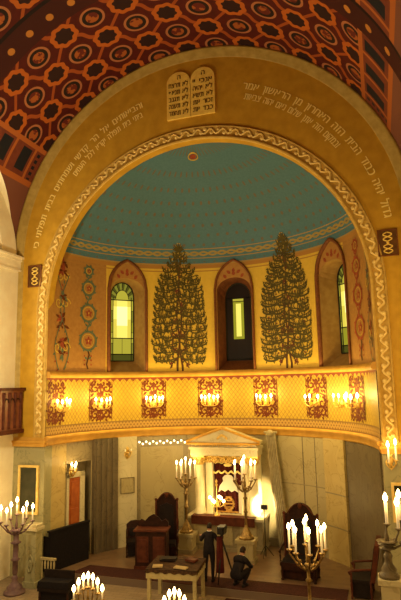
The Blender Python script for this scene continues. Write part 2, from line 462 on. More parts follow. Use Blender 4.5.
# ---- the painted vault
VB0 = -8.2
YC = {-1: -3.2, 1: -4.1}                                # centres of the side arches
def varch(y, s):                                        # lower edge where the side arch cuts the vault
    d = 9 - (y - YC[s]) ** 2
    if d <= 0: return 0.0
    h = 9.85 + math.sqrt(d) - Z2
    return math.degrees(math.asin(min(0.95, max(0, h / RO))))
mb = MB(); ys = [0.0 + VB0 * k / 82 for k in range(83)]; rows = []; uvs = []
for y in ys:
    a0, a1 = 0.0, 180 - varch(y, -1); row = []; uv = []
    for k in range(97):
        a = a0 + (a1 - a0) * k / 96
        row.append((RO * math.cos(rad(a)), y, Z2 + RO * math.sin(rad(a)))); uv.append(((a - 90) / 8.7, (y + 1.05) / 0.88))
    rows.append(row); uvs.append(uv)
mb.grid(rows, uvs); mb.build('ceiling', M['vault'], kind='structure', fix=False)

# ---- face wall around the opening (upper part)
mb = MB(); NA = 96; rows = []
ins = []; outs = []
for k in range(13): z = 4.0 + (Z1 - 4.0) * k / 12; ins.append((A, z)); outs.append((RO, 4.0 + (Z2 - 4.0) * k / 12))
for k in range(1, NA):
    a = PI * k / NA; ins.append((A * math.cos(a), Z1 + A * math.sin(a))); outs.append((RO * math.cos(a), Z2 + RO * math.sin(a)))
for k in range(12, -1, -1): z = 4.0 + (Z1 - 4.0) * k / 12; ins.append((-A, z)); outs.append((-RO, 4.0 + (Z2 - 4.0) * k / 12))
for f in (0, .2, .4, .6, .8, 1): rows.append([(i[0] + (o[0] - i[0]) * f, 0, i[1] + (o[1] - i[1]) * f) for i, o in zip(ins, outs)])
rows.insert(0, [(i[0], 0.3, i[1]) for i in ins])
mb.grid(rows, smooth=False); wall_front = mb.build('wall_front', M['face'], kind='structure')
# lower piers
for s, nm in ((-1, 'wall_front_left_pier'), (1, 'wall_front_right_pier')):
    mb = MB(); mb.box((s * 5.665, 0.3, 2.0), (1.33, 0.6, 4.0))
    pier = mb.build(nm, M['marb_green'], kind='structure')
    c = MB(); c.box((s * 5.58, -0.02, 4.02), (1.28, 0.20, 0.07)); c.box((s * 5.58, -0.02, 3.93), (1.22, 0.12, 0.12)); c.box((s * 5.58, -0.01, 4.1), (1.2, 0.08, 0.1))
    c.build('impost', M['ledge'], pier)

# ---- moulded rim where the vault meets the face, and the trim along the opening
def path_pts(R, xs, zc, zb, n=96, nv=14):
    P = [(xs, zb + (zc - zb) * k / nv) for k in range(nv)]
    P += [(R * math.cos(PI * k / n), zc + R * math.sin(PI * k / n)) for k in range(n + 1)]
    P += [(-xs, zb + (zc - zb) * k / nv) for k in range(nv - 1, -1, -1)]
    return P
mb = MB(); prof = [(RO, 0.0), (RO, -0.10), (RO - 0.08, -0.12), (RO - 0.11, -0.06), (RO - .22, -0.07), (RO - .24, -.03), (RO - 0.30, -0.035), (RO - .33, 0.0)]
mb.grid([[(x, y, z) for x, z in path_pts(r, r, Z2, 4.15)] for r, y in prof]); mb.build('trim_1', M['rim'], kind='structure')
mb = MB(); prof = [(5.0, 0.0), (5.0, -0.05), (5.06, -0.07), (5.09, -0.03), (5.10, -0.015), (5.36, -0.015), (5.37, -0.05), (5.41, -0.05), (5.42, 0.0)]
mb.grid([[(x, y, z) for x, z in path_pts(r, r, Z1, 4.15)] for r, y in prof]); trim2 = mb.build('trim_2', M['trimbed'], kind='structure')
# gilt scrolls in the trim
mb = MB(); P = path_pts(5.235, 5.235, Z1, 4.25, 240, 60); acc = 0; st = 0.30; W = []; nrm = []
for i in range(len(P)):
    a = P[max(i - 1, 0)]; b = P[min(i + 1, len(P) - 1)]; d = math.hypot(b[0] - a[0], b[1] - a[1]); nrm.append((-(b[1] - a[1]) / d, (b[0] - a[0]) / d))
    if i: acc += math.hypot(P[i][0] - P[i - 1][0], P[i][1] - P[i - 1][1])
    w = 0.085 * math.sin(2 * PI * acc / 0.40)
    W.append((P[i][0] + nrm[i][0] * w, -0.03, P[i][1] + nrm[i][1] * w))
mb.tube(W, 0.034, 6)
acc = 0; last = -1
for i in range(1, len(P)):
    acc += math.hypot(P[i][0] - P[i - 1][0], P[i][1] - P[i - 1][1]); k = int(acc / 0.20)
    if k != last:
        last = k; s = 1 if k % 2 else -1
        c = (P[i][0] + nrm[i][0] * 0.055 * s, -0.03, P[i][1] + nrm[i][1] * 0.055 * s); mb.sphere(c, 0.062, 8, 5, (1, .6, 1))
mb.build('scrollwork', M['trim'], trim2)
# inner bead
mb = MB(); mb.tube([(x, -0.02, z) for x, z in path_pts(5.03, 5.03, Z1, 4.1)], 0.035, 6); mb.build('trim_3', M['trim'], kind='structure')
# plaques set in the face
for s, nm in ((-1, 'left'), (1, 'right')):
    t = thing('ornament_plaque', f'dark brown framed plaque with gilt scroll on the {nm} side of the arch', 'plaque', (s * 5.51, -0.02, 9.33))
    MB().box((0, 0, 0), (0.50, 0.05, 0.72)).build('board', M['plaque'], t)
    mb = MB()
    for x, z, a, b in ((0, .35, .52, .03), (0, -.35, .52, .03), (-.245, 0, .03, .72), (.245, 0, .03, .72)): mb.box((x, -.03, z), (a, .04, b))
    mb.build('frame', M['nframe'], t)
    mb = MB()
    for sg in (-1, 1):
        mb.tube([(sg * .0 + .11 * math.sin(k / 14 * 2 * PI) , -.035, sg * (.04 + .25 * k / 14)) for k in range(15)], .018, 5)
        mb.tube([(-.11 * math.sin(k / 14 * 2 * PI), -.035, sg * (.04 + .25 * k / 14)) for k in range(15)], .018, 5)
    mb.sphere((0, -.035, 0), .04, 8, 5); mb.build('gilt_scroll', M['tabletgold'], t)

# ---- Hebrew lettering
def glyph_mesh(ch, cache={}):
    if ch in cache: return cache[ch]
    own = {'ד': [(.317, 0, .407, .53), (.01, .509, .498, .592)], 'ת': [(.46, 0, .55, .53), (.05, .509, .55, .592), (.13, .06, .22, .51), (0, 0, .20, .08)]}
    if ch in own:
        vs = []; fs = []
        for q, (x0, y0, x1, y1) in enumerate(own[ch]):
            vs += [(x0, y0, 0), (x1, y0, 0), (x1, y1, 0), (x0, y1, 0)]; fs.append(tuple(range(4 * q, 4 * q + 4)))
        cache[ch] = (vs, fs, max(v[0] for v in vs)); return cache[ch]
    c = bpy.data.curves.new('letter', 'FONT'); c.body = ch; c.size = 1.0; c.resolution_u = 2
    o = bpy.data.objects.new('letter', c); COL.objects.link(o)
    bpy.context.view_layer.update()
    dg = bpy.context.evaluated_depsgraph_get(); me = bpy.data.meshes.new_from_object(o.evaluated_get(dg))
    vs = [tuple(v.co) for v in me.vertices]; fs = [tuple(p.vertices) for p in me.polygons]
    bpy.data.objects.remove(o); bpy.data.curves.remove(c); bpy.data.meshes.remove(me)
    if vs:
        x0 = min(v[0] for v in vs); w = max(v[0] for v in vs) - x0
        vs = [(v[0] - x0, v[1], 0) for v in vs]
    else: w = 0.25
    cache[ch] = (vs, fs, w); return cache[ch]
def text_line(mb, s, f, size, right, mi=0, fit=None, bold=0.0):
    """lays letters from the right end (u=right) leftwards; f(u,v)->point"""
    adv = [(glyph_mesh(c)[2] if c != ' ' else 0.34) + 0.13 for c in s]
    tot = sum(adv) * size; k = 1.0 if not fit else fit / tot
    u = right
    for c, a in zip(s, adv):
        if c != ' ':
            vs, fs, w = glyph_mesh(c)
            for q, bx in enumerate((0, bold) if bold else (0,)):
                pv = [f(u - (a - 0.065) * size * k + (v[0] * k + bx) * size, v[1] * size) for v in vs]
                mb.add([(p[0], p[1] - .004 * q, p[2]) for p in pv], fs, mi)
        u -= a * size * k
def arc(R, zc, y=-0.012):
    # u is metres along the arc measured clockwise from the crown (positive to the right)
    return lambda R=R: (lambda u, v: (  (R + v) * math.sin(u / R), y, zc + (R + v) * math.cos(u / R)))
for side in (1, -1):
    mb = MB(); R1, R2, zc = 5.52, 5.20, 9.3
    f1, f2 = arc(R1, zc)(), arc(R2, zc)()
    if side == 1:
        text_line(mb, 'גדול יהיה כבוד הבית הזה האחרון מן הראשון אמר', f1, 0.33, R1 * rad(82.5), fit=R1 * rad(65), bold=.05)
        text_line(mb, 'ובמקום הזה אתן שלום נאם יהוה צבאות', f2, 0.31, R2 * rad(56), fit=R2 * rad(37), bold=.05)
    else:
        text_line(mb, 'והביאותים אל הר קדשי ושמחתים בבית תפלתי כי', f1, 0.33, -R1 * rad(17), fit=R1 * rad(63), bold=.05)
        text_line(mb, 'ביתי בית תפלה יקרא לכל העמים', f2, 0.31, -R2 * rad(18), fit=R2 * rad(33), bold=.05)
    mb.build('gilt_inscription', M['goldpaint'], wall_front, label=f'gold Hebrew inscription on the {"right" if side == 1 else "left"} side of the arch', fix=False)

# ---- tablets of the law
tb = thing('law_tablets', 'pair of golden round-topped tablets with dark Hebrew lettering above the arch', 'tablets', (0.03, 0, 13.94))
rowsR = ['אנכי יי', 'לא יהיה', 'לא תשא', 'זכור את', 'כבד את']; rowsL = ['לא תרצח', 'לא תנאף', 'לא תגנב', 'לא תענה', 'לא תחמד']
for s, txt, top in ((-1, rowsL, 'ה'), (1, rowsR, 'ה')):
    out = [(-.39, 0), (.39, 0), (.39, 1.2)] + [(.39 * math.cos(PI * k / 14), 1.2 + .37 * math.sin(PI * k / 14)) for k in range(1, 14)] + [(-.39, 1.2)]
    mb = MB(); mb.prism([(u + s * .40, v) for u, v in out], lambda u, v, w: (u, -.004 - w, v), 0.07)
    sl = mb.build('tablet', M['tabletgold'], tb)
    mb = MB()
    for i, line in enumerate(txt): text_line(mb, line, lambda u, v, i=i: (s * .40 + u, -.082, 1.05 - .235 * i + v), 0.235, .33, fit=.66, bold=.05)
    text_line(mb, top, lambda u, v: (s * .40 + u, -.082, 1.31 + v), 0.22, .09, bold=.05)
    mb.build('lettering', M['darkpaint'], sl, fix=False)

# ---- apse wall above the gallery, with three niches
NW, NT0, NSP = 0.735, 10.36, 9.25       # niche half width, apex, springing
NICHE = (137.4, 89.5, 40.5)
def ntop(u):                            # pointed arch
    u = abs(u)
    if u >= NW: return None
    R = 1.12; c = R - NW
    return NSP + math.sqrt(max(0, R * R - (u + c) ** 2)) * (NT0 - NSP) / math.sqrt(R * R - c * c)
def nu(th, n):
    t = rad(n); r = math.hypot(A * math.sin(t), B * math.cos(t)); return rad(n - th) * r
ths = set([float(k) for k in range(0, 181, 2)])
for n in NICHE:
    t = rad(n); r = math.hypot(A * math.sin(t), B * math.cos(t)); h = math.degrees(NW / r)
    ths = {x for x in ths if abs(x - n) > h + 0.4}
    ths |= {n - h + 2 * h * k / 24 for k in range(25)}
ths = sorted(ths); mb = MB()
for a, b in zip(ths[:-1], ths[1:]):
    mid = (a + b) / 2; z0a = z0b = ZL - .25
    for n in NICHE:
        if ntop(nu(mid, n)) is not None:
            z0a, z0b = (ntop(nu(a, n)) or NSP), (ntop(nu(b, n)) or NSP)
    col = []; uv = []
    nseg = 6
    for k in range(nseg + 1):
        f = k / nseg; za, zb_ = z0a + (ZB - z0a) * f, z0b + (ZB - z0b) * f
        if z0a > ZB: za = z0a
        if z0b > ZB: zb_ = z0b
        col.append([S(a, min(za, ZB + .3)), S(b, min(zb_, ZB + .3))]); uv.append([(a, za), (b, zb_)])
    if max(z0a, z0b) < ZB: mb.grid(col, uv)
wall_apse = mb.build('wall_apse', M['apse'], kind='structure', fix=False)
# ---- half dome
mb = MB(); rows = []; uvs = []
for k in range(41):
    z = ZB + HD * math.sin(PI / 2 * k / 40)
    rows.append([S(t, z) for t in range(0, 181, 3)]); uvs.append([(t, z) for t in range(0, 181, 3)])
# (the pointed niche tops rise a little into the dome; their borders cover the join)
mb.grid(rows, uvs); dome = mb.build('ceiling_half_dome', M['dome'], kind='structure', fix=False)
P_ = Paint(lambda u, z: S(105.3 - u * 60, 13.28 + z, 0.02)); 
P_.disc(0, 0, .07, 0, 12, .03); P_.ring(0, 0, .10, .015, 1, 16, rz=.045); P_.mb.build('dome_rosette', [M['flower'], M['leafgold']], dome)

# ---- the niches: border, reveal, sill, glass
def niche_outline(k=24, half=NW, top=True):
    pts = [(half, ZL)] + [(half, ZL + (NSP - ZL) * i / 8) for i in range(1, 8)]
    for i in range(k + 1):
        u = NW - 2 * NW * i / k
        z = ntop(u) or NSP
        pts.append((u * half / NW, z))
    pts += [(-half, ZL + (NSP - ZL) * i / 8) for i in range(7, 0, -1)] + [(-half, ZL)]
    return pts
for wi, n in enumerate(NICHE):
    f = loc_map(n, 0.0)
    OUT = niche_outline(); t = rad(n)
    # local straight frame of the niche: origin on wall, right, outward
    o = S(n, 0.0); outw = Vector((math.cos(t) / A, math.sin(t) / B, 0)).normalized(); right = Vector((outw.y, -outw.x, 0))
    dep = 0.62; gw, gz0, gz1, gsp = 0.46, ZL + 0.42, 9.62, 9.05
    if wi == 1: gw, gz1, gsp, gz0 = .50, 9.55, 8.95, ZL + .36
    def L(u, z, w=0.0): return o + right * u + outw * w + Vector((0, 0, z))
    win = bpy.data.objects.new(f'window_{wi + 1}', None); COL.objects.link(win); win['kind'] = 'structure'
    # border tube
    mb = MB(); mb.tube([f(u, z, 0.02) for u, z in OUT], 0.075, 8, flat=.6); mb.build('niche_border', M['nframe'], win)
    # back outline (round headed) with as many points as OUT
    m = len(OUT); back = []
    for u, z in OUT:
        if z <= NSP: back.append((u * gw / NW, gz0 + (gsp - gz0) * (z - ZL) / (NSP - ZL)))
        else:
            a = math.acos(max(-1, min(1, u / NW))); back.append((gw * math.cos(a), gsp + (gz1 - gsp) * math.sin(a)))
    # painted pointed tympanum: the arch of the reveal starts lower than the border
    rv = []
    for u, z in OUT:
        if z <= NSP: rv.append((u * .9, z))
        else:
            a = math.acos(max(-1, min(1, u / NW))); rv.append((.9 * NW * math.cos(a), NSP - .05 + .48 * math.sin(a)))
    rows = [[f(u, z, 0.0) for u, z in OUT], [f(u, z, -0.03) for u, z in rv]]
    mb = MB(); mb.grid(rows, smooth=False)
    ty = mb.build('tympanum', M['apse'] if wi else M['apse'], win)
    Pn = Paint(lambda u, z: f(u, z, -0.012))
    for uu, zz, aa in ((0, 9.86, PI / 2), (-.12, 9.83, 2.4), (.12, 9.83, .74), (-.28, 9.66, 2.2), (.28, 9.66, .94), (0, 10.02, PI / 2)):
        Pn.leaf(uu, zz, aa, .2, .12, 0)
    Pn.disc(0, 9.84, .07, 0); Pn.mb.build('tympanum_flowers', M['flower'], win)
    mb = MB(); mb.grid([[f(u, z, -0.03) for u, z in rv], [L(u, z, dep) for u, z in back]], smooth=False)
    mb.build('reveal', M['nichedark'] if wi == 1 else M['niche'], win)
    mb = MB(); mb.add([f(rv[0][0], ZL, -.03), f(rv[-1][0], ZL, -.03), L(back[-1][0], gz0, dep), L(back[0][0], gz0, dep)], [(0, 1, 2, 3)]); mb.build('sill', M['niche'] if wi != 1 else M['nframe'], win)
    # glass panes as flat stained pieces in one plane, with leading
    mats = [M['g_yellow'], M['g_green'], M['g_dark'], M['g_amber'], M['darkglass'], M['g_olive'], M['g_bright'], M['g_honey']]
    g = Paint(lambda u, z: L(u, z, dep - .005))
    if wi == 1:
        g.poly([(u, z) for u, z in back], 4)
        g2 = Paint(lambda u, z: L(u, z, dep - .03))
        zt, zbm, hw = 8.95, 7.38, .21
        g2.poly([(-hw, zbm), (hw, zbm), (hw, 8.82), (-hw, 8.82)], 5); g2.f = lambda u, z: L(u, z, dep - .04)
        g2.poly([(-hw * .45, zbm + .1), (hw * .5, zbm + .1), (hw * .5, 8.75), (-hw * .45, 8.75)], 0)
        g2.poly([(-hw, 8.85), (hw, 8.85), (hw, zt), (-hw, zt)], 3)
        g2.mb.build('lit_pane', mats, win, fix=False)
    else:
        bw = .10; zt = gsp - .12
        g.poly([(-gw + bw, gz0 + .25), (gw - bw, gz0 + .25), (gw - bw, gz0 + .85), (-gw + bw, gz0 + .85)], 3 if wi == 0 else 5)
        for i in range(3):
            for j in range(6):
                u0, u1 = [-gw + bw + (2 * gw - 2 * bw) * q for q in ((0, .22), (.22, .80), (.80, 1))[i]]
                z0, z1 = [gz0 + .85 + (zt - gz0 - .85) * q / 6 for q in (j, j + 1)]
                g.poly([(u0, z0), (u1, z0), (u1, z1), (u0, z1)], (6 if (i == 1 and j in (2, 3, 4)) else 0 if i == 1 or j in (3, 4) else 7))  # backlight glow put into the pane colours, brightest in the middle
        g.poly([(-gw, gz0), (gw, gz0), (gw, gz0 + .25), (-gw, gz0 + .25)], 2)
        for s in (-1, 1):
            for q in range(5):
                z0 = gz0 + .25 + (zt - gz0 - .25) * q / 5; z1 = gz0 + .25 + (zt - gz0 - .25) * (q + 1) / 5
                g.poly([(s * gw, z0), (s * (gw - bw), z0), (s * (gw - bw), z1), (s * gw, z1)], (1, 3, 5, 1, 3)[q])
        # head: ring of green panes round an amber one
        hd = [(gw * math.cos(PI * k / 12), gsp + (gz1 - gsp) * math.sin(PI * k / 12)) for k in range(13)]
        hi = [(u * .55, zt + .05 + (z - gsp) * .6 + .0) for u, z in hd]
        for k in range(12): g.poly([hd[k], hd[k + 1], hi[k + 1], hi[k]], 2 if k % 2 else 1)
        g.poly(hi, 3); g.poly([(gw, zt), (gw, gsp), (hi[0][0], hi[0][1]), (hi[0][0], zt)], 1); g.poly([(-gw, zt), (-gw, gsp), (hi[-1][0], hi[-1][1]), (hi[-1][0], zt)], 1)
        g.poly([(-hi[0][0], zt), (hi[0][0], zt), hi[0], hi[-1]], 3)
    g.mb.build('pane', mats, win, fix=False)
    if wi != 1:
        mb = MB(); 
        def bar(a, b, r=.016): mb.tube([L(a[0], a[1], dep - .03), L(b[0], b[1], dep - .03)], r, 5)
        for s in (-1, 1): bar((s * (gw - .10), gz0), (s * (gw - .10), gsp)); bar((s * gw, gz0), (s * gw, gsp), .03)
        for zz in (gz0, gz0 + .25, gz0 + .85, gsp - .12): bar((-gw, zz), (gw, zz), .02)
        for q in range(1, 5):
            zz = gz0 + .25 + (gsp - .37 - gz0) * q / 5
            for s in (-1, 1): bar((s * gw, zz), (s * (gw - .1), zz), .012)
        for k in range(12): mb.tube([L(*hd[k], dep - .03), L(*hd[k + 1], dep - .03)], .03, 5)
        for k in range(2, 12, 2): bar(hd[k], hi[k], .014)
        for k in range(12): bar(hi[k], hi[k + 1], .014)
        bar((0, gz0 + .25), (0, gz0 + .85), .008)
        mb.build('leading', M['lead'], win)
    else:
        mb = MB()
        hd = [(u, z) for u, z in back]
        mb.tube([L(u, z, dep - .03) for u, z in hd], .03, 5)
        for zz in (gz0 + .05, gsp): mb.tube([L(-gw, zz, dep - .03), L(gw, zz, dep - .03)], .02, 5)
        mb.build('leading', M['lead'], win)

# ---- painted murals
def tree(th0, seed, label, style):
    r = random.Random(seed); P = Paint(loc_map(th0, 0.015))
    prof = [(6.5, .74), (6.7, .92), (7.2, .98), (8.0, .97), (8.8, .92), (9.4, .84), (9.8, .72), (10.1, .58), (10.35, .42), (10.6, .29), (10.85, .2), (11.1, .08)]
    def hw(z):
        for (a, b), (c, d) in zip(prof[:-1], prof[1:]):
            if a <= z <= c: return b + (d - b) * (z - a) / (c - a)
        return .05
    # trunks
    for o, k in ((-.05, 1), (.07, 1)):
        P.ribbon([(o * 1.6 if z < 6.6 else o * (1 - (z - 6.6) / 5) + .05 * math.sin(z * 3 + o * 30), z) for z in [6.2 + .2 * i for i in range(22)]], [.075 - .0025 * i for i in range(22)], 1)
    for s in (-1, 1):
        P.ribbon([(s * .05, 6.7), (s * .16, 6.62), (s * .27, 6.48), (s * .36, 6.3)], [.06, .05, .04, .03], 1)
        P.ribbon([(s * .05, 6.9), (s * .2, 7.0), (s * .28, 7.2), (s * .22, 7.45), (s * .05, 7.5)], .045, 1)
        P.ribbon([(s * .05, 7.5), (s * .22, 7.62), (s * .3, 7.82), (s * .22, 8.0)], .04, 1)
        P.ribbon([(s * .03, 8.4), (s * .15, 8.5), (s * .18, 8.65)], .04, 1)
    # tiers of drooping boughs
    z = 6.75; tier = 0
    tiers = []
    while z < 10.9: tiers.append(z); z += .285 - .06 * (z - 6.75) / 4
    for tier, z in enumerate(tiers):
        w = hw(z)
        for s in (-1, 1):
            nl = max(1, round(w / (.30 if style == 0 else .44))); st = (w - .04) / nl
            bo = [(s * w * k / 10, z + .10 - .16 * math.sin(k / 10 * 2.6) + .05 * k / 10 - .12) for k in range(11)]
            P.ribbon(bo, [.05 - .002 * k for k in range(11)], 0)
            for q in range(nl):
                uc = s * (.04 + st * (q + .5) + (st * .30 * (-1) ** tier if 0 <= q < nl - 1 else 0) + r.uniform(-.02, .02)); rl = st * r.uniform(.54, .70); f_ = (q + .5) / nl; zc = z - .16 * math.sin(f_ * 2.6) + .06 * f_ + r.uniform(-.04, .04)
                up = .15 if style == 0 else .19
                pts = [(uc + rl * math.cos(PI + PI * k / 10), zc + up * .75 * math.sin(PI + PI * k / 10)) for k in range(11)]
                P.ribbon(pts, .058 if style == 0 else .07, 0)                                # scalloped lower edge of the bough
                for k in range(1, 10):
                    u, zz = pts[k]
                    if r.random() < .66: P.leaf(u + r.uniform(-.012, .012), zz, PI / 2 + r.uniform(-.22, .22) - s * .12, r.uniform(.17, .25), r.uniform(.034, .05), 0)
                    if k % 3 == 0: P.leaf(u, zz - .01, -PI / 2 + r.uniform(-.5, .5), r.uniform(.08, .13), .05, 0)
                    if r.random() < .35: P.leaf(u + .02, zz + .05, PI / 2 + r.uniform(-.3, .3), .12, .03, 3)
                if style == 1: P.ring(uc, zc + .06, rl * .42, .035, 0, 12, 0, 5.2)
                P.spiral(uc + s * rl * .9, zc + .03, .055, .8, 0 if s > 0 else PI, .04, 0, s)
                if r.random() < .35: P.disc(uc, zc + .05, .035, 2, 7)
    # bunches of fruit near the trunk
    for u, zz in ((-.2, 6.98), (.22, 7.05), (.02, 7.65), (-.12, 8.1), (.1, 8.75), (-.08, 9.3), (.18, 7.5), (-.22, 7.55), (.0, 10.1), (-.3, 6.45), (.32, 6.45), (.06, 9.85)):
        for q in range(7): P.disc(u + r.uniform(-.06, .06), zz + r.uniform(-.1, .07), .035, 2, 7)
    # crown
    for k in range(9):
        a = rad(20 + 17.5 * k); P.leaf(0, 10.78, a, .34 - .08 * abs(k - 4) / 4, .06, 0)
    for k in range(8): P.leaf(0, 10.4 + .06 * k, PI / 2 + (-1) ** k * .8, .2, .06, 0)
    P.ring(0, 10.98, .10, .02, 3, 12)
    return P.mb.build('tree_mural', [M['leaf'], M['bark'], M['fruit'], M['leafgold']], wall_apse, label=label, fix=False)
tree(114.0, 3, 'painted leafy tree left of the central window', 0)
tree(65.5, 5, 'painted tree of looping garlands right of the central window', 1)

def vine(th0, label, red=False):
    P = Paint(loc_map(th0, 0.015)); r = random.Random(int(th0)); g = 0
    for z, rr in ((9.78, .16), (9.15, .25), (8.26, .30), (7.28, .33)):
        P.ring(0, z, rr, .075, g, 22); P.ring(0, z, rr * .72, .02, 3, 16)
        for k in range(5): P.leaf(.02, z, 2 * PI * k / 5 + .3, rr * .5, rr * .3, 1)
        P.disc(.02, z, rr * .16, 3, 8)
        for k in range(8):
            a = 2 * PI * k / 8 + .2; P.leaf(rr * math.cos(a), z + rr * math.sin(a), a + .7, .12, .06, g)
    for z0, z1 in ((9.62, 9.4), (8.9, 8.56), (7.96, 7.6), (6.95, 6.3)):
        P.ribbon([(.05 * math.sin(k * 1.6), z0 + (z1 - z0) * k / 4) for k in range(5)], .06, g if z0 > 7 else 2)
        P.leaf(-.02, (z0 + z1) / 2, 2.4, .16, .07, g); P.leaf(.02, (z0 + z1) / 2, .7, .16, .07, g)
    for z in (6.45, 6.6, 6.75):
        for s in (-1, 1): P.disc(s * .14, z, .035, 1, 7)
    P.mb.build('vine_mural', [M['vine'] if not red else M['flower'], M['flower'], M['bark'], M['leafgold']], wall_apse, label=label, fix=False)
vine(156.5, 'painted column of ringed green vines left of the left window')
vine(22.5, 'painted column of reddish ringed vines right of the right window', True)
def floral(th0, seed):
    P = Paint(loc_map(th0, 0.015)); r = random.Random(seed)
    for z, mi in ((9.9, 1), (9.6, 1), (8.75, 0), (8.0, 1), (7.75, 2), (7.2, 1), (6.8, 0)):
        for k in range(7): P.leaf(r.uniform(-.08, .08), z, 2 * PI * k / 7 + r.random(), r.uniform(.14, .3), r.uniform(.07, .13), mi if k % 3 else 2)
    for s in (-1, 1):
        P.ribbon([(s * (.12 + .22 * math.sin(k * .55)), 6.25 + .25 * k) for k in range(14)], .04, 0)
        for k in range(12): P.leaf(s * (.12 + .22 * math.sin(k * .55)), 6.3 + .26 * k, r.uniform(0, 6.28), .14, .06, r.choice((0, 1, 2)))
        P.spiral(s * .2, 7.0, .2, 1.2, 0, .04, 3, s); P.spiral(s * .18, 8.5, .2, 1.2, 0, .04, 3, s); P.spiral(s * .16, 9.4, .16, 1.2, 0, .04, 3, s)
    P.mb.build('floral_mural', [M['vine'], M['flower'], M['damask'], M['leafgold']], wall_apse, fix=False)
floral(171, 4); floral(9, 6)

# ---- gallery parapet: front, ledge, cornice
def sweep(prof, t0=0, t1=180, st=2, cap=False):
    mb = MB(); T = [t0 + (t1 - t0) * k / int((t1 - t0) / st) for k in range(int((t1 - t0) / st) + 1)]
    mb.grid([[S(t, z, off) for t in T] for off, z in prof], [[(t, z) for t in T] for off, z in prof])
    if cap:
        for t in (t0, t1): mb.add([S(t, z, off) + Vector((0, .0, 0)) for off, z in prof], [tuple(range(len(prof)))])
    return mb
parapet = sweep([(0.02, 4.15), (0.02, 5.99)]).build('wall_gallery', M['parapet'], kind='structure', fix=False)
sweep([(-.05, 5.99), (.10, 5.99), (.14, 6.03), (.14, 6.12), (.11, 6.14), (.11, 6.19), (.0, 6.2), (-.05, 6.2)], cap=True).build('trim_4', M['ledge'], kind='structure')
sweep([(-.3, 3.88), (.05, 3.88), (.07, 3.92), (.07, 4.05), (.12, 4.08), (.12, 4.16), (.0, 4.18), (-.3, 4.18)], cap=True).build('trim_5', M['ledge'], kind='structure')
def damask(th0, k, hw=.44):
    P = Paint(loc_map(th0, 0.033)); z0, z1 = 4.53, 5.84
    for s in (-1, 1):
        P.ribbon([(s * hw, z0), (s * hw, z1)], .03)
        for zc, rr in ((5.62, .17), (5.02, .19), (4.72, .15)):
            P.spiral(s * .22, zc, rr, 1.15, PI / 2, .06, 0, -s); 
            for q in range(7): P.leaf(s * .22 + rr * math.cos(q * .9), zc + rr * math.sin(q * .9), q * .9 + .9 * s, .13, .075)
        P.ribbon([(s * .0, 5.8), (s * .12, 5.6), (s * .08, 5.35), (s * .3, 5.28), (s * .4, 5.1), (s * .3, 4.9), (s * .05, 4.86), (s * .1, 4.7), (0, 4.56)], .05)
        for q in range(9): P.leaf(s * .40, z0 + .08 + .145 * q, PI / 2 + s * .8, .16, .08)
    for zc in (5.68, 5.42, 4.82, 4.6):
        for q in range(6): P.leaf(0, zc, q * PI / 3 + PI / 6, .13, .075)
    for q in range(-3, 4):
        P.leaf(q * .125, 4.56, PI / 2, .11, .07); P.leaf(q * .125, 5.82, -PI / 2, .12, .08)
    P.mb.build('damask_panel', M['damask'], parapet, fix=False)
PANELS = [174.3, 150, 125.5, 101, 76.7, 52.4, 27.8]
for k, t in enumerate(PANELS): damask(t, k, .26 if k == 0 else .44)

# ---- lower apse wall, section by section
wall_back = MB()
wall_back = sweep([(-.02, 0.0), (-.02, 4.0)], 0, 154).build('wall_back', M['marb_cream'], kind='structure', fix=False)
def sect(name, t0, t1, m, o0, z0=DZ, z1=3.9, parent=wall_back, label=None):
    n = max(2, int((t1 - t0) / 2)); T = [t0 + (t1 - t0) * k / n for k in range(n + 1)]; mb = MB()
    prof = [(-.03, z0), (o0, z0), (o0, z1), (-.03, z1)]
    mb.grid([[S(t, z, off) for t in T] for off, z in prof], smooth=False)
    for t in (t0, t1): mb.add([S(t, z, off) for off, z in prof], [(0, 1, 2, 3)])
    return mb.build(name, m, parent, label=label)
sect('fluted_pier', 142.2, 153.5, M['marb_dark'], .16)
for k in range(4): sect('pier_flute', 143.6 + 2.6 * k, 144.9 + 2.6 * k, M['marb_dark'], .19)
sect('marble_pilaster', 133.3, 142.0, M['marb_white'], .10)
sect('marble_panel', 111, 133, M['marb_grey'], .03)
sect('panel_border', 113, 131.5, M['marb_cream'], .04, .7, 3.5)
sect('marble_panel', 50, 72, M['marb_cream'], .04)
sect('panel_joint', 60.5, 60.9, M['marb_dark'], .045); sect('panel_joint', 50, 72, M['marb_grey'], .046, 2.3, 2.33); sect('panel_joint', 54.6, 54.9, M['marb_dark'], .045)
sect('marble_pilaster', 38.5, 49.8, M['marb_yellow'], .10)
sect('pilaster_joint', 38.5, 49.8, M['marb_grey'], .105, 2.2, 2.24); sect('pilaster_joint', 38.5, 49.8, M['marb_grey'], .105, 1.2, 1.24)
sect('shaded_panel', 8, 38.2, M['marb_dark'], .03)  # shade on this side panel put into its darker marble colour
sect('plinth', 50, 132, M['marb_grey'], .06, DZ, .45)
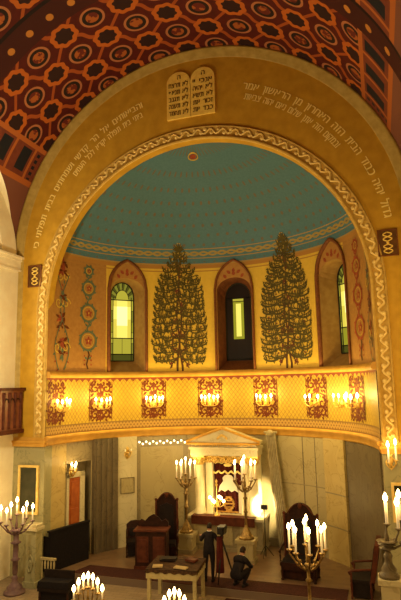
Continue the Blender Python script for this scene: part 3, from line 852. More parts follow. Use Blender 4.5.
# left: jamb wall with the recess of the door
mb = MB(); mb = sweep([(-.02, 0.0), (-.02, 4.0)], 166.5, 180)
mb.build('wall_back_left', M['marb_yellow'], kind='structure', fix=False)
mb = sweep([(-.02, 3.2), (-.02, 4.0)], 153, 167); mb.build('wall_back_over_door', M['marb_grey'], kind='structure', fix=False)
mb = MB(); T = [153 + 14 * k / 7 for k in range(8)]
mb.grid([[S(t, z, -.5) for t in T] for z in (0, 3.3)], smooth=False)
mb.add([S(153, 0, 0), S(153, 3.3, 0), S(153, 3.3, -.5), S(153, 0, -.5)], [(0, 1, 2, 3)]); mb.add([S(167, 0, 0), S(167, 3.3, 0), S(167, 3.3, -.5), S(167, 0, -.5)], [(0, 1, 2, 3)])
mb.add([S(t, 3.3, 0) for t in T] + [S(t, 3.3, -.5) for t in T[::-1]], [tuple(range(16))])
mb.add([S(t, DZ + .01, 0) for t in T] + [S(t, DZ + .01, -.5) for t in T[::-1]], [tuple(range(16))])
mb.build('wall_recess', M['marb_grey'], kind='structure')
# the door, in the recess
p0, p1 = S(165.3, DZ, -.12), S(158.5, DZ, -.12); dv = (p1 - p0); dl = dv.length; dv.normalize(); dn = Vector((dv.y, -dv.x, 0))
if dn.dot(Vector((0, 1, 0)) - p0) < 0: dn = -dn
def D(u, z, w=0.0): return p0 + dv * u + Vector((0, 0, z - DZ + .0)) + dn * w
door = MB().prism([(.05, DZ), (dl - .05, DZ), (dl - .05, 2.72), (.05, 2.72)], D, .06).build('door_1', M['door'], kind='structure')
mb = MB()
for z0, z1 in ((.35, .95), (1.05, 1.75), (1.85, 2.6)): mb.prism([(.14, z0), (dl - .14, z0), (dl - .14, z1), (.14, z1)], lambda u, z, w: D(u, z, .06 + w), .03)
mb.build('door_panel', M['door'], door)
MB().sphere(D(dl - .1, 1.25, .1), .035, 8, 5).build('door_handle', M['gold'], door)
mb = MB(); mb.prism([(dl - .05, DZ), (dl + .14, DZ), (dl + .14, 2.9), (dl - .05, 2.9)], lambda u, z, w: D(u, z, w - .03), .12); mb.prism([(-.05, 2.73), (dl + .14, 2.73), (dl + .14, 2.9), (-.05, 2.9)], lambda u, z, w: D(u, z, w - .03), .12)
mb.prism([(-.05, DZ), (.05, DZ), (.05, 2.9), (-.05, 2.9)], lambda u, z, w: D(u, z, w - .03), .12)
mb.build('door_frame', M['marb_white'], door)

# ---- side walls with their big arches
for s, nm in ((-1, 'wall_left'), (1, 'wall_right')):
    X = s * 6.15; mb = MB()
    # pier next to the apse and far pier
    yp = YC[s] + 2.0; mb.box((s * 6.35, yp / 2, 4.8), (.4, -yp, 9.6)); mb.box((s * 6.35, YC[s] - 3.1, 4.8), (.4, 2.2, 9.6))
    # archivolt stepped
    for r0, r1, dx in ((2.30, 3.02, 0.0), (2.05, 2.3, .08), (1.85, 2.05, .16)):
        n = 40; vs = []; fs = []
        for k in range(n + 1):
            a = PI * k / n
            for r, x in ((r0, X + s * dx), (r1, X + s * dx), (r1, X + s * .9), (r0, X + s * .9)): vs.append((x, YC[s] + r * math.cos(a), 9.85 + r * math.sin(a)))
        for k in range(n):
            for q in range(4): fs.append((4 * k + q, 4 * k + (q + 1) % 4, 4 * k + 4 + (q + 1) % 4, 4 * k + 4 + q))
        mb.add(vs, fs)
    w = mb.build(nm, M['cream'], kind='structure')
    # soffit strip where the vault is cut (the left side)
    if s == -1: mb = MB(); rr = [[], []]
    for k in range(41 if s == -1 else 0):
        a = PI * k / 40; y, z = YC[s] + 3.0 * math.cos(a), 9.85 + 3.0 * math.sin(a)
        xv = math.sqrt(max(0, RO ** 2 - (z - Z2) ** 2)); rr[0].append((s * (xv - .03), y, z)); rr[1].append((s * 6.6, y, z))
    if s == -1: mb.grid(rr); mb.build('arch_soffit', M['cream'], w)
    mb = MB(); 
    for z, h, d in ((9.98, .07, .16), (9.9, .1, .10), (9.72, .28, .05), (9.55, .06, .08)): mb.box((s * (6.35 - d / 2), yp / 2, z), (.42 + d, -yp + d, h))
    mb.build('capital', M['cream'], w)
    mb = MB(); mb.box((s * 7.6, -3.5, 6.2), (.1, 8.0, 12.4)); mb.build(nm + '_aisle', M['cream'], kind='structure')
# the wooden balcony on the left
t = thing('wooden_balcony', 'small red-brown carved wooden balcony on the left side wall', 'balcony', (-6.05, -.62, 4.3))
mb = MB(); mb.box((0, 0, .72), (.5, 1.06, 1.2)); mb.build('body', M['wood_body'], t)
mb = MB(); mb.box((.02, 0, 1.36), (.60, 1.16, .09)); mb.build('rail', M['woodred'], t)
mb = MB(); mb.box((.02, 0, .06), (.56, 1.12, .12)); mb.build('sill_moulding', M['woodred'], t)
for y in (-.4, -.13, .14, .41): mb = MB(); mb.lathe((.26, y, .16), [(.05, 0), (.04, .1), (.05, .35), (.035, .8), (.06, 1.0), (.05, 1.1)], 8); mb.build('colonnette', M['woodred'], t)
mb = MB()
for y in (-.265, .005, .275): mb.tube([(.26, y + .1 * math.cos(PI * k / 8), .95 + .12 * math.sin(PI * k / 8)) for k in range(9)], .025, 5)
mb.build('arcade', M['wood'], t)

# ================================================================== THINGS
SIX = [rad(60 * k) for k in range(6)]
# ---- parapet sconces
FLAME = [(0.004, 0), (.022, .02), (.030, .05), (.022, .085), (.006, .125), (.001, .13)]
def sconce(arms, label, th, z=5.02, sc=1.0, power=10, off=.06):
    t_ = rad(th); nrm = Vector((-math.cos(t_) / A, -math.sin(t_) / B, 0)).normalized()
    p = S(th, z, .035); rz = math.atan2(nrm.y, nrm.x) - PI / 2
    o = thing('wall_sconce', label, 'wall sconce', p, rz, 'gilt sconces along the gallery parapet')
    mb = MB(); mb.lathe((0, 0, 0), [(.0, -.12), (.06, -.10), (.075, 0), (.05, .10), (0, .14)], 10, sy=.45); mb.build('backplate', M['gold'], o)
    n = len(arms)
    for (x, y, h) in arms:
        mb = MB(); mb.tube([(0, .02, -.02), (x * .25, y * .5, -.12), (x * .7, y * .9, -.10), (x, y, -.02), (x, y, .03)], .012, 6); mb.build('arm', M['gold'], o)
        mb = MB(); mb.lathe((x, y, .02), [(.01, 0), (.05, .015), (.055, .03), (.02, .035)], 10); mb.build('drip_pan', M['gold'], o)
        mb = MB(); mb.lathe((x, y, .05), [(.017, 0), (.017, h)], 8); c = mb.build('candle', M['candle'], o)
        mb = MB(); mb.lathe((x, y, .05 + h), [(a * sc * 1.25, b * sc) for a, b in FLAME], 8); mb.build('flame', M['bulb'], c)
    point('sconce_light', p + nrm * .62 + Vector((0, 0, .32)), power, (1, .72, .20), .14)
    return o
A5 = [(-.30, .16, .12), (-.16, .24, .10), (0, .28, .16), (.16, .24, .10), (.30, .16, .12)]
A4 = [(-.28, .18, .13), (-.10, .26, .10), (.10, .26, .10), (.28, .18, .13)]
SP = 54
sconce(A5, 'gilt candle sconce at the far left end of the gallery parapet', 171.5, power=SP * .8)
sconce(A4, 'gilt four-candle sconce below the green ringed vines and left window edge', 150, power=SP)
sconce(A5, 'gilt sconce on the parapet below the left side of the leafy tree', 125.5, power=SP)
sconce(A5, 'gilt sconce on the parapet between the leafy tree and central window', 101, power=SP)
sconce(A4, 'gilt sconce on the parapet between central window and garland tree', 76.7, power=SP)
sconce([(-.28, .18, .1), (0, .26, .12), (.26, .18, .1)], 'gilt three-candle sconce below the right side of the garland tree', 53.5, power=SP * .9)
sconce([(-.13, .22, .14), (.13, .22, .14)], 'small two-candle sconce on the parapet below the right window', 38.5, power=SP * .5)
sconce([(-.36, .2, .14), (-.18, .32, .10), (0, .36, .16), (.18, .32, .10), (.36, .2, .12)], 'wide gilt sconce at the right end of the gallery parapet', 27.8, sc=1.25, power=SP)

# ---- tall candelabra
def candelabrum(label, loc, H, cands, base_r=.28, mats=None, cone=False, stem_r=.03, ch=.42, power=25, crad=.020, light_z=.35, group='lit candelabra', fl=1.0, rz=0.0):
    """H height of the branching point; cands: (dx, dy, pan height above H)"""
    mt = mats or M['bronze']
    o = thing('candelabrum', label, 'candelabrum', loc, rz, group)
    mb = MB()
    if cone: mb.lathe((0, 0, 0), [(base_r, 0), (base_r, .05), (base_r * .8, .09), (base_r * .35, .30), (.06, .36), (.045, .42)], 8, smooth=False)
    else: mb.lathe((0, 0, 0), [(base_r, 0), (base_r, .06), (base_r * .7, .10), (base_r * .75, .16), (base_r * .4, .26), (.07, .34), (.09, .40), (.05, .48)], 14)
    mb.build('base', mt, o)
    mb = MB(); z = .42 if cone else .48; q = H - z
    mb.lathe((0, 0, z), [(.05, 0), (stem_r, .05), (stem_r, q * .3), (stem_r * 1.9, q * .33), (stem_r, q * .37), (stem_r, q * .66), (stem_r * 2.1, q * .70), (stem_r, q * .74), (stem_r * 1.1, q * .92), (stem_r * 2.4, q * .97), (stem_r * 1.2, q)], 10); mb.build('stem', mt, o)
    for dx, dy, h in cands:
        r = math.hypot(dx, dy)
        mb = MB()
        if r > .02:
            mb.tube([(dx * a, dy * a, H + b) for a, b in ((0, -.10), (.25, -.14), (.55, -.10 + h * .15), (.85, h * .45), (1.0, h * .8), (1, h))], [.026, .024, .021, .018, .016, .016], 7)
            mb.sphere((dx * .55, dy * .55, H - .05 + h * .15), .035, 7, 5)
        else: mb.lathe((0, 0, H - .05), [(.03, 0), (.045, h * .4), (.025, h * .7), (.02, h + .05)], 8)
        mb.build('arm', mt, o)
        mb = MB(); mb.lathe((dx, dy, H + h), [(.012, -.03), (.03, 0), (.065, .02), (.07, .04), (.025, .045)], 10); mb.build('drip_pan', mt, o)
        mb = MB(); mb.lathe((dx, dy, H + h + .04), [(crad, 0), (crad, ch)], 8); c = mb.build('candle', M['candle'], o)
        mb = MB(); mb.lathe((dx, dy, H + h + .04 + ch), [(a * fl * 1.15, b * fl) for a, b in FLAME], 8); mb.build('flame', M['flame'], c)
    if power: 
        l = point('candle_light', Vector(loc) + Vector((0, 0, H + light_z + ch)), power, (1, .62, .22), .18)
    return o
ringc = lambda n, r, h, a0=0, cz=.14: [(r * math.cos(a0 + 2 * PI * k / n), r * math.sin(a0 + 2 * PI * k / n), h) for k in range(n)] + [(0, 0, h + cz)]
for x, y, hh, nm, lab in ((-1.43, 2.99, .62, 'left', 'grey marble pedestal under the gilt candelabrum left of the ark'), (.76, 2.45, .70, 'right', 'grey marble pedestal under the gilt candelabrum right of the ark')):
    o = thing('marble_pedestal', lab, 'pedestal', (x, y, DZ))
    mb = MB(); mb.box((0, 0, .06), (.60, .50, .12)); mb.build('plinth', M['marb_grey'], o)
    mb = MB(); mb.box((0, 0, hh - .05), (.62, .52, .10)); mb.build('cap', M['marb_cream'], o)
    mb = MB(); mb.box((0, 0, hh / 2), (.50, .42, hh - .2)); mb.build('shaft', M['marb_cream'], o)
candelabrum('tall gilt candelabrum with white candles left of the ark', (-1.43, 2.99, DZ + .62), 1.58, ringc(6, .31, .14, .3, .12), .24, cone=True, ch=.44, power=24, stem_r=.05)
candelabrum('tall gilt candelabrum standing before the right column of the ark', (.76, 2.45, DZ + .70), 1.55, ringc(7, .34, .2, .2, .16), .25, cone=True, ch=.46, power=24, stem_r=.04)
candelabrum('tall bronze nine-candle candelabrum before the carved chair on the right', (3.27, -2.0, 0), 1.72, ringc(8, .40, .24, .25, .18), .3, ch=.42, power=26, crad=.022, stem_r=.038, fl=1.15)
candelabrum('violet bronze candelabrum at the left edge of the picture', (-5.10, -1.15, 0), 1.72, ringc(6, .44, .16, .5, .20), .30, mats=M['purple'], ch=.32, power=22, crad=.023, stem_r=.075, fl=1.2)
fan = lambda n, w, zz: [(w * (2 * k / (n - 1) - 1), 0.0, zz * math.cos((2 * k / (n - 1) - 1) * 1.35) + .08) for k in range(n)]
candelabrum('fan-shaped seven-candle candelabrum at the bottom left of the picture', (-1.70, -3.0, 0), .62, fan(7, .33, .36), .22, ch=.17, power=10, crad=.019, fl=1.25, rz=.32)
candelabrum('small candelabrum at the bottom edge in front of the covered table', (.45, -3.0, 0), .62, fan(5, .22, .22), .22, ch=.17, power=10, crad=.019, fl=1.25, rz=.32)
o = thing('marble_pedestal', 'white stone pedestal at the right edge of the picture', 'pedestal', (4.99, -3.0, 0))
mb = MB(); mb.box((0, 0, .92), (.34, .34, 1.72)); mb.build('shaft', M['marb_white'], o)
mb = MB(); mb.box((0, 0, .06), (.46, .46, .12)); mb.build('plinth', M['marb_white'], o)
mb = MB(); mb.box((0, 0, 1.83), (.44, .44, .10)); mb.build('cap', M['marb_white'], o)
candelabrum('bronze candelabrum on the white pedestal at the right edge', (4.99, -3.0, 1.88), .68, [(0.02, 0, .28), (.23, .02, .20), (.46, -.05, .24), (.28, .3, .3)], .2, ch=.42, power=14, crad=.030, fl=1.4, stem_r=.09, mats=M['marb_dark'])
# gilt wall bracket with two candles on the right pier, one on the left jamb, one on the pilaster
def bracket(label, p, nrm, cands, ch, power, fl=1.0):
    rz = math.atan2(nrm[1], nrm[0]) - PI / 2
    o = thing('wall_bracket', label, 'wall bracket', p, rz)
    mb = MB(); mb.lathe((0, 0, 0), [(0, -.26), (.05, -.2), (.035, -.1), (.08, 0), (.03, .12), (0, .2)], 10, sy=.5); mb.build('backplate', M['gold'], o)
    mb = MB()
    for s in (-1, 1): mb.tube([(s * (.03 + .09 * math.sin(k * .6)), .05, -.2 + .05 * k) for k in range(8)], .018, 6)
    mb.build('scroll', M['gold'], o)
    for x, y, h in cands:
        mb = MB(); mb.tube([(0, .02, -.08), (x * .4, y * .7, -.16), (x, y, -.05), (x, y, h)], .016, 6); mb.build('arm', M['gold'], o)
        mb = MB(); mb.lathe((x, y, h), [(.015, 0), (.06, .02), (.02, .03)], 9); mb.build('drip_pan', M['gold'], o)
        mb = MB(); mb.lathe((x, y, h + .03), [(.024, 0), (.024, ch)], 8); c = mb.build('candle', M['candle'], o)
        if power:
            mb = MB(); mb.lathe((x, y, h + .03 + ch), [(a * fl, b * fl) for a, b in FLAME], 8); mb.build('flame', M['flame'], c)
    if power: point('bracket_light', Vector(p) + Vector((nrm[0], nrm[1], 0)) * .45 + Vector((0, 0, .3)), power, (1, .62, .22), .1)
    return o
bracket('gilt wall bracket with two candles on the right pier', (5.19, -.03, 3.72), (0, -1), [(-.13, .22, 0), (.05, .26, -.06)], .36, 10, 1.3)
q = S(164.6, 2.98, .02); bracket('small lit wall bracket above the orange door', q, (1, -.25), [(-.1, .14, .02), (.1, .14, .02), (0, .18, -.04)], .12, 8, .9)
q = S(137.8, 3.38, .12); bracket('unlit gilt wall bracket on the white marble pilaster left of the stall', q, (.72, -.7), [(-.1, .14, .0), (.12, .14, .0)], .08, 0)
# marble plaque under it
o = MB(); o.prism([(-.26, -.27), (.26, -.27), (.26, .27), (-.26, .27)], lambda u, z, w: S(137.7 - math.degrees(u / 4.75), 2.24 + z, .10 + w), .03); o = o.build('marble_plaque', M['marb_cream']); tag(o, 'rectangular marble plaque on the white pilaster below the gilt bracket', 'plaque')
mb = MB()
for pts in ([(-.26, .25), (.26, .25), (.26, .27), (-.26, .27)], [(-.26, -.27), (.26, -.27), (.26, -.25), (-.26, -.25)], [(-.26, -.27), (-.24, -.27), (-.24, .27), (-.26, .27)], [(.24, -.27), (.26, -.27), (.26, .27), (.24, .27)]):
    mb.prism(pts, lambda u, z, w: S(137.7 - math.degrees(u / 4.75), 2.24 + z, .13 + w), .012)
mb.build('frame', M['marb_dark'], o)
# string of little lamps under the cornice
o = thing('light_string', 'string of small white lamps under the cornice left of the ark', 'light string', S(122, 3.7, .1))
inv = Vector(o.location)
pts = [(132.2 - 21.5 * k / 14) for k in range(15)]
mb = MB(); mb.tube([S(t, 3.74 - .05 * (k % 2), .11) - inv for k, t in enumerate(pts)], .008, 5); mb.build('cable', M['metalblack'], o)
for k, t in enumerate(pts): mb = MB(); mb.sphere(S(t, 3.69 - .07 * (k % 2), .11) - inv, .035, 8, 5); mb.build('lamp', M['smallbulb'], o)

# ---- the ark
ark = thing('torah_ark', 'white marble ark with columns, gold capitals and a pediment', 'ark', (-.22, 3.75, DZ)); ark.scale = (.90, 1, 1)
mb = MB(); mb.box((0, .15, .5), (2.86, 1.0, 1.0)); mb.build('base', M['marb_grey'], ark)
mb = MB(); mb.box((0, .12, 1.03), (3.0, 1.12, .08)); mb.build('altar_shelf', M['marb_white'], ark)
mb = MB(); mb.box((0, .12, .05), (2.98, 1.1, .1)); mb.build('plinth', M['marb_grey'], ark)
for x in (-.9, 0, .9): mb = MB(); mb.box((x, -.36, .52), (.62, .04, .66)); mb.build('base_panel', M['marb_cream'], ark)
for x in (-1.06, 1.06):
    mb = MB(); mb.lathe((x, 0, 1.07), [(.25, 0), (.25, .06), (.21, .10), (.22, .14), (.185, .18), (.18, .9), (.16, 1.66)], 18); mb.build('column', M['white'], ark)
    mb = MB(); mb.lathe((x, 0, 2.72), [(.165, 0), (.19, .03), (.17, .06), (.20, .14), (.26, .26), (.22, .28)], 16)
    for k in range(8):
        a = k * PI / 4
        for z, r in ((2.78, .19), (2.88, .22)): mb.sphere((x + r * math.cos(a + z), r * math.sin(a + z), z + .05), .055, 7, 5, (1, 1, 1.3))
    mb.box((x, 0, 3.02), (.52, .52, .06)); mb.build('capital', M['gold'], ark)
for x in (-.70, .70): mb = MB(); mb.box((x, .22, 2.05), (.26, .3, 1.98)); mb.build('pilaster', M['white'], ark)
mb = MB(); mb.box((0, .55, 2.05), (2.5, .1, 2.0)); mb.build('back_panel', M['white'], ark)
mb = MB(); mb.box((0, .1, 3.16), (2.66, .76, .22)); mb.box((0, .06, 3.30), (2.76, .84, .08)); mb.box((0, .10, 3.40), (2.6, .74, .14)); mb.build('entablature', M['marb_white'], ark)
mb = MB(); mb.prism([(-1.42, 3.47), (1.42, 3.47), (1.42, 3.54), (0, 3.98), (-1.42, 3.54)], lambda u, v, w: (u, -.38 + w, v), .6); mb.build('pediment', M['marb_white'], ark)
mb = MB()
for s in (-1, 1): mb.tube([(s * 1.45, -.40, 3.54), (0, -.40, 3.99)], .045, 6)
mb.tube([(-1.45, -.40, 3.47), (1.45, -.40, 3.47)], .04, 6); mb.build('pediment_moulding', M['ledge'], ark)
mb = MB()
for k in range(9): mb.sphere(((k - 4) * .045, -.40, 3.68 + .07 * math.cos((k - 4) * .5)), .04, 7, 4, (1, .5, 1.2))
for k in range(27): mb.sphere(((k - 13) * .085, -.30, 3.40 + .02 * math.sin(k * 2.1)), .028, 6, 4, (1.2, .5, .9))
mb.build('gilt_relief', M['gold'], ark)
mb = MB()
for k in range(25):
    x = (k - 12) * .085; mb.sphere((x, .02, 2.96 + .03 * math.sin(k * 1.7)), .06, 7, 5, (.9, .6, 1.3)); mb.sphere((x + .04, -.01, 2.84 + .02 * (k % 2)), .05, 7, 5, (.9, .6, 1.5))
mb.build('gilt_valance', M['gold'], ark)
# the curtain of the ark
cu = thing('ark_curtain', 'dark red velvet curtain with gold embroidery hanging in the ark', 'curtain', (-.2, 3.99, DZ + 1.07))
mb = MB(); mb.grid([[(-.57 + 1.14 * k / 48, .03 * math.sin(k * .9), z) for k in range(49)] for z in (0, .6, 1.2, 1.9)]); mb.build('drape', M['redcurtain'], cu)
mb = MB(); top = []
for k in range(49): u = -.57 + 1.14 * k / 48; top.append((u, 1.42 - .08 * abs(math.sin(k / 48 * 5 * PI))))
mb.tube([(u, -.07, z) for u, z in top], .032, 6); mb.tube([(u, -.07, z + .33) for u, z in top[4:-4]], .02, 6)
mb.sphere((0, -.07, 1.62), .10, 8, 5, (1.6, .3, .6)); mb.build('gold_fringe', M['goldpaint'], cu)
mb = MB(); mb.prism([(-.36, .70), (-.24, .78), (-.12, .72), (.0, .80), (.12, .72), (.24, .78), (.36, .70), (.30, .92), (.17, 1.08), (.20, 1.18), (.12, 1.27), (0, 1.31), (-.12, 1.27), (-.20, 1.18), (-.17, 1.08), (-.30, .92)], lambda u, v, w: (u, -.05 - w, v), .05)
mb.build('crown_embroidery', M['shirt'], cu)
mb = MB(); 
for k in range(16):
    a = k * PI / 8; mb.sphere((.17 * math.cos(a), -.05, .32 + .2 * math.sin(a)), .045, 6, 4, (1, .4, 1))
for k in range(5): mb.box((0, -.05, .1 + .11 * k), (.30 - .04 * abs(k - 2), .02, .04))
mb.box((0, -.05, .05), (.8, .02, .05)); mb.build('emblem_embroidery', M['emblem'], cu)
mb = MB(); mb.box((.42, -.06, .42), (.12, .03, .8)); mb.sphere((.42, -.06, .86), .09, 8, 6, (1, .5, 1)); mb.build('side_band', M['shirt'], cu)
# red-brown runner on the ark shelf
mb = MB(); mb.box((0, 0, .012), (2.2, .34, .024)); mb.box((0, -.18, -.11), (2.2, .02, .27)); o = mb.build('shelf_runner', M['woodred'], loc=(-.25, 3.44, DZ + 1.075)); tag(o, 'red-brown cloth runner lying along the front shelf of the ark', 'cloth')
# brass branch lamp on the shelf
o = thing('altar_lamp', 'small glowing brass branch lamp on the ark shelf before the curtain', 'lamp', (-.48, 3.42, DZ + 1.10))
mb = MB(); mb.lathe((0, 0, 0), [(.11, 0), (.10, .03), (.03, .08), (.02, .3), (.04, .36), (.018, .42), (.018, .95), (.05, 1.0), (.02, 1.05), (.05, 1.12), (0, 1.2)], 10); mb.build('stem', M['gold'], o)
for k in range(6):
    a = k * PI / 3 + .3; x, y = .24 * math.cos(a), .12 * math.sin(a); h = .42 + .12 * (k % 2)
    mb = MB(); mb.tube([(0, 0, .32), (x * .5, y * .5, .28), (x, y, h - .08), (x, y, h)], .012, 6); mb.build('arm', M['gold'], o)
    mb = MB(); mb.sphere((x, y, h + .05), .05, 8, 6); mb.build('lamp_globe', M['bulb'], o)
point('altar_lamp_light', (-.48, 3.2, DZ + 1.7), 12, (1, .72, .3), .15)
# floodlight on a stand lighting the wall right of the ark
o = thing('floodlight_stand', 'black floodlight on a thin stand lighting the wall right of the ark', 'floodlight', (1.22, 3.1, DZ))
mb = MB(); mb.lathe((0, 0, .02), [(.016, 0), (.016, 1.0), (.012, 1.02), (.012, 1.52)], 8); mb.build('pole', M['metalblack'], o)
for k in range(3):
    a = 2 * PI * k / 3 + .4; mb = MB(); mb.tube([(0, 0, .35), (.26 * math.cos(a), .26 * math.sin(a), .02)], .012, 6); mb.build('leg', M['metalblack'], o)
R_ = Matrix.Rotation(rad(-12), 4, 'X'); mb = MB(); mb.box((0, 0, 1.52), (.20, .12, .15), M4=R_); h = mb.build('lamp_head', M['metalblack'], o)
mb = MB(); mb.box((0, .066, 1.52), (.16, .01, .11)); mb.build('lamp_glass', M['lamp'], h)
l = bpy.data.lights.new('floodlight_beam', 'SPOT'); l.energy = 260; l.color = (1, .78, .40); l.spot_size = rad(88); l.spot_blend = .6; l.shadow_soft_size = .05
lo = bpy.data.objects.new('floodlight_beam', l); COL.objects.link(lo); lo.location = (1.19, 3.24, DZ + 1.52)
lo.rotation_euler = (Vector((.80, 4.3, 1.55)) - Vector(lo.location)).to_track_quat('-Z', 'Y').to_euler()
# grey drape beside the ark
dr = thing('hanging_drape', 'long grey pleated drape hanging from the cornice right of the ark', 'drape', (1.45, 4.0, DZ))
mb = MB(); rows = []
for i in range(15):
    f = i / 14; z = 3.80 - 3.78 * f; xl = -.30 + .36 * f ** 1.3; w = .34 + .10 * f
    rows.append([(xl + w * k / 30, .10 - .12 * f + (.035 + .02 * f) * math.sin(k * 1.35), z) for k in range(31)])
mb.grid(rows)
dob = mb.build('cloth', M['drape'], dr)
md = dob.modifiers.new('thick', 'SOLIDIFY'); md.thickness = .012
mb = MB(); mb.tube([(-.36, .1, 3.80), (.10, .1, 3.80)], .045, 8); mb.sphere((-.14, .06, 3.78), .12, 9, 6); mb.build('gathered_top', M['drape'], dr)

# ---- seats
def spin(mb, p0, h, r=.03, n=8): mb.lathe(p0, [(r, 0), (r * 1.2, h * .06), (r * .7, h * .12), (r, h * .4), (r * 1.3, h * .5), (r * .8, h * .6), (r, h * .9), (r * .8, h)], n)
def throne(label, loc, rz, W=.78, H=2.05, crest=.25, cover=True, seat='leather', sx=1.0):
    o = thing('carved_chair', label, 'chair', loc, rz)
    mb = MB(); mb.box((0, .03, .22), (W - .08, .46, .38)); mb.build('box_base', M['wood'], o)
    for sx_, sy in ((-1, -1), (1, -1), (-1, 1), (1, 1)):
        mb = MB(); spin(mb, (sx_ * (W / 2 - .05), sy * .25, 0), .46, .04); mb.build('leg', M['wood'], o)
    mb = MB(); mb.box((0, 0, .43), (W, .6, .10)); mb.box((0, -.28, .36), (W - .12, .03, .14)); mb.build('seat_frame', M['wood'], o)
    mb = MB(); mb.box((0, -.02, .52), (W - .1, .52, .10), taper=.92); mb.build('seat', M[seat], o)
    # back: pierced frame with a rounded, scrolled crest
    hw = W / 2; zt = H - crest
    pts = [(-hw, .40), (hw, .40), (hw, zt), (hw * .92, zt + .05), (hw * .8, zt + .04)]
    pts += [(hw * .70 * math.cos(PI * k / 14), zt + .02 + crest * math.sin(PI * k / 14)) for k in range(15)]
    pts += [(-hw * .8, zt + .04), (-hw * .92, zt + .05), (-hw, zt)]
    mb = MB(); mb.prism(pts, lambda u, v, w: (u, .26 + w, v), .07); mb.build('backrest', M['wood'], o)
    mb = MB(); mb.prism([(-hw * .62, .62), (hw * .62, .62), (hw * .62, zt - .15), (0, zt - .05), (-hw * .62, zt - .15)], lambda u, v, w: (u, .235 + w, v), .03); mb.build('back_panel', M['leather'], o)
    mb = MB()
    for s in (-1, 1):
        spin(mb, (s * (hw - .02), .25, .45), zt - .45, .035); mb.sphere((s * (hw - .02), .26, zt + .05), .05, 8, 6)
        mb.tube([(s * (.30 - .24 * k / 12) * hw / .39 , .235, zt + .04 + (crest - .05) * math.sin(PI / 2 * k / 12)) for k in range(13)], .022, 6)
    mb.sphere((0, .23, H - .06), .07, 9, 6, (1, .6, 1.2)); mb.build('carving', M['woodred'], o)
    for s in (-1, 1):
        mb = MB(); mb.tube([(s * hw, .26, .86), (s * hw, 0, .84), (s * hw, -.22, .80), (s * (hw + .01), -.30, .74)], .03, 7); spin(mb, (s * hw, -.22, .46), .34, .025); mb.build('armrest', M['wood'], o)
    return o
throne('tall carved throne with rounded crest beside the wooden stall', (-1.76, 1.98, DZ), .28, .74, 2.0, .25)
throne('dark carved chair with rounded crest behind the nine-candle candelabrum', (2.56, 1.45, DZ), -.10, 1.02, 1.98, .34)
o = thing('prayer_stall', 'red-brown panelled wooden stall with scalloped crest beside the throne', 'stall', (-1.93, 1.27, DZ), .20); o.scale = (1.12, 1, 1)
mb = MB(); mb.box((0, 0, .56), (.86, .48, 1.08)); mb.build('body', M['wood'], o)
mb = MB(); mb.box((0, -.02, 1.12), (.94, .58, .05)); mb.build('desk_top', M['woodred'], o)
mb = MB(); mb.box((0, 0, .05), (.92, .54, .1)); mb.build('plinth', M['woodred'], o)
for x in (-.22, .22): mb = MB(); mb.box((x, -.245, .58), (.32, .03, .74)); mb.box((x, -.262, .58), (.20, .02, .58)); mb.build('front_panel', M['woodred'], o)
pts = [(-.43, 1.14), (.43, 1.14), (.43, 1.26), (.34, 1.36), (.24, 1.30), (.14, 1.42), (0, 1.50), (-.14, 1.42), (-.24, 1.30), (-.34, 1.36), (-.43, 1.26)]
mb = MB(); mb.prism(pts, lambda u, v, w: (u, .17 + w, v), .06); mb.build('crest', M['wood'], o)
def armchair(label, loc, rz, back=1.25, mt='wood', sw=.58):
    o = thing('armchair', label, 'chair', loc, rz)
    for s in (-1, 1):
        for sy, h in ((-.24, .66), (.24, .45)):
            mb = MB(); spin(mb, (s * sw / 2, sy, 0), h, .028); mb.build('leg', M[mt], o)
        mb = MB(); mb.tube([(s * sw / 2, .26, .74), (s * sw / 2, .05, .72), (s * sw / 2, -.22, .68), (s * sw / 2, -.30, .63), (s * sw / 2, -.26, .59)], .032, 7); mb.build('armrest', M[mt], o)
    mb = MB(); mb.box((0, 0, .43), (sw, .54, .08)); mb.build('seat', M['leather'], o)
    mb = MB(); mb.box((0, 0, .22), (sw - .06, .46, .36)); mb.build('box_base', M['leather'], o)
    mb = MB(); mb.prism([(-sw / 2, .42), (sw / 2, .42), (sw / 2 + .02, back - .12), (sw * .3, back - .02), (0, back), (-sw * .3, back - .02), (-sw / 2 - .02, back - .12)], lambda u, v, w: (u, .22 + w + (v - .42) * .18, v), .12); mb.build('backrest', M[mt], o)
    mb = MB(); mb.prism([(-sw * .35, .55), (sw * .35, .55), (sw * .35, back - .22), (-sw * .35, back - .22)], lambda u, v, w: (u, .20 + w + (v - .42) * .18, v), .03); mb.build('back_panel', M['leather'], o)
    return o
armchair('dark wooden armchair left of the wooden stall', (-2.95, 2.25, DZ), .45, 1.0)
armchair('large red-brown armchair seen from the side by the right pier', (4.28, .72, DZ), -PI / 2 - .05, 1.46, 'woodred', .76)

# ---- bench on the left, and the low seat before it
o = thing('covered_bench', 'long black-covered high bench standing before the left jamb', 'bench', (-4.72, .80, DZ), math.atan2(1.35, .42))
mb = MB(); mb.box((0, -.20, .57), (1.56, .10, 1.14)); mb.build('backrest', M['blackcloth'], o)
mb = MB(); mb.box((0, .06, .42), (1.50, .44, .12)); mb.build('seat', M['blackcloth'], o)
mb = MB(); mb.box((0, .26, .20), (1.52, .04, .40)); mb.build('front_panel', M['blackcloth'], o)
for s in (-1, 1): mb = MB(); mb.box((s * .77, .03, .50), (.06, .50, 1.0)); mb.build('side_panel', M['blackcloth'], o)
mb = MB(); mb.box((0, -.20, 1.16), (1.62, .15, .05)); mb.build('top_rail', M['blackcloth'], o)
o = thing('low_bench', 'low black upholstered bench at the bottom left behind the fan candelabrum', 'bench', (-3.52, -1.50, 0), .1)
mb = MB(); mb.box((0, 0, .52), (.92, .42, .16), taper=.94); mb.build('cushion', M['blackcloth'], o)
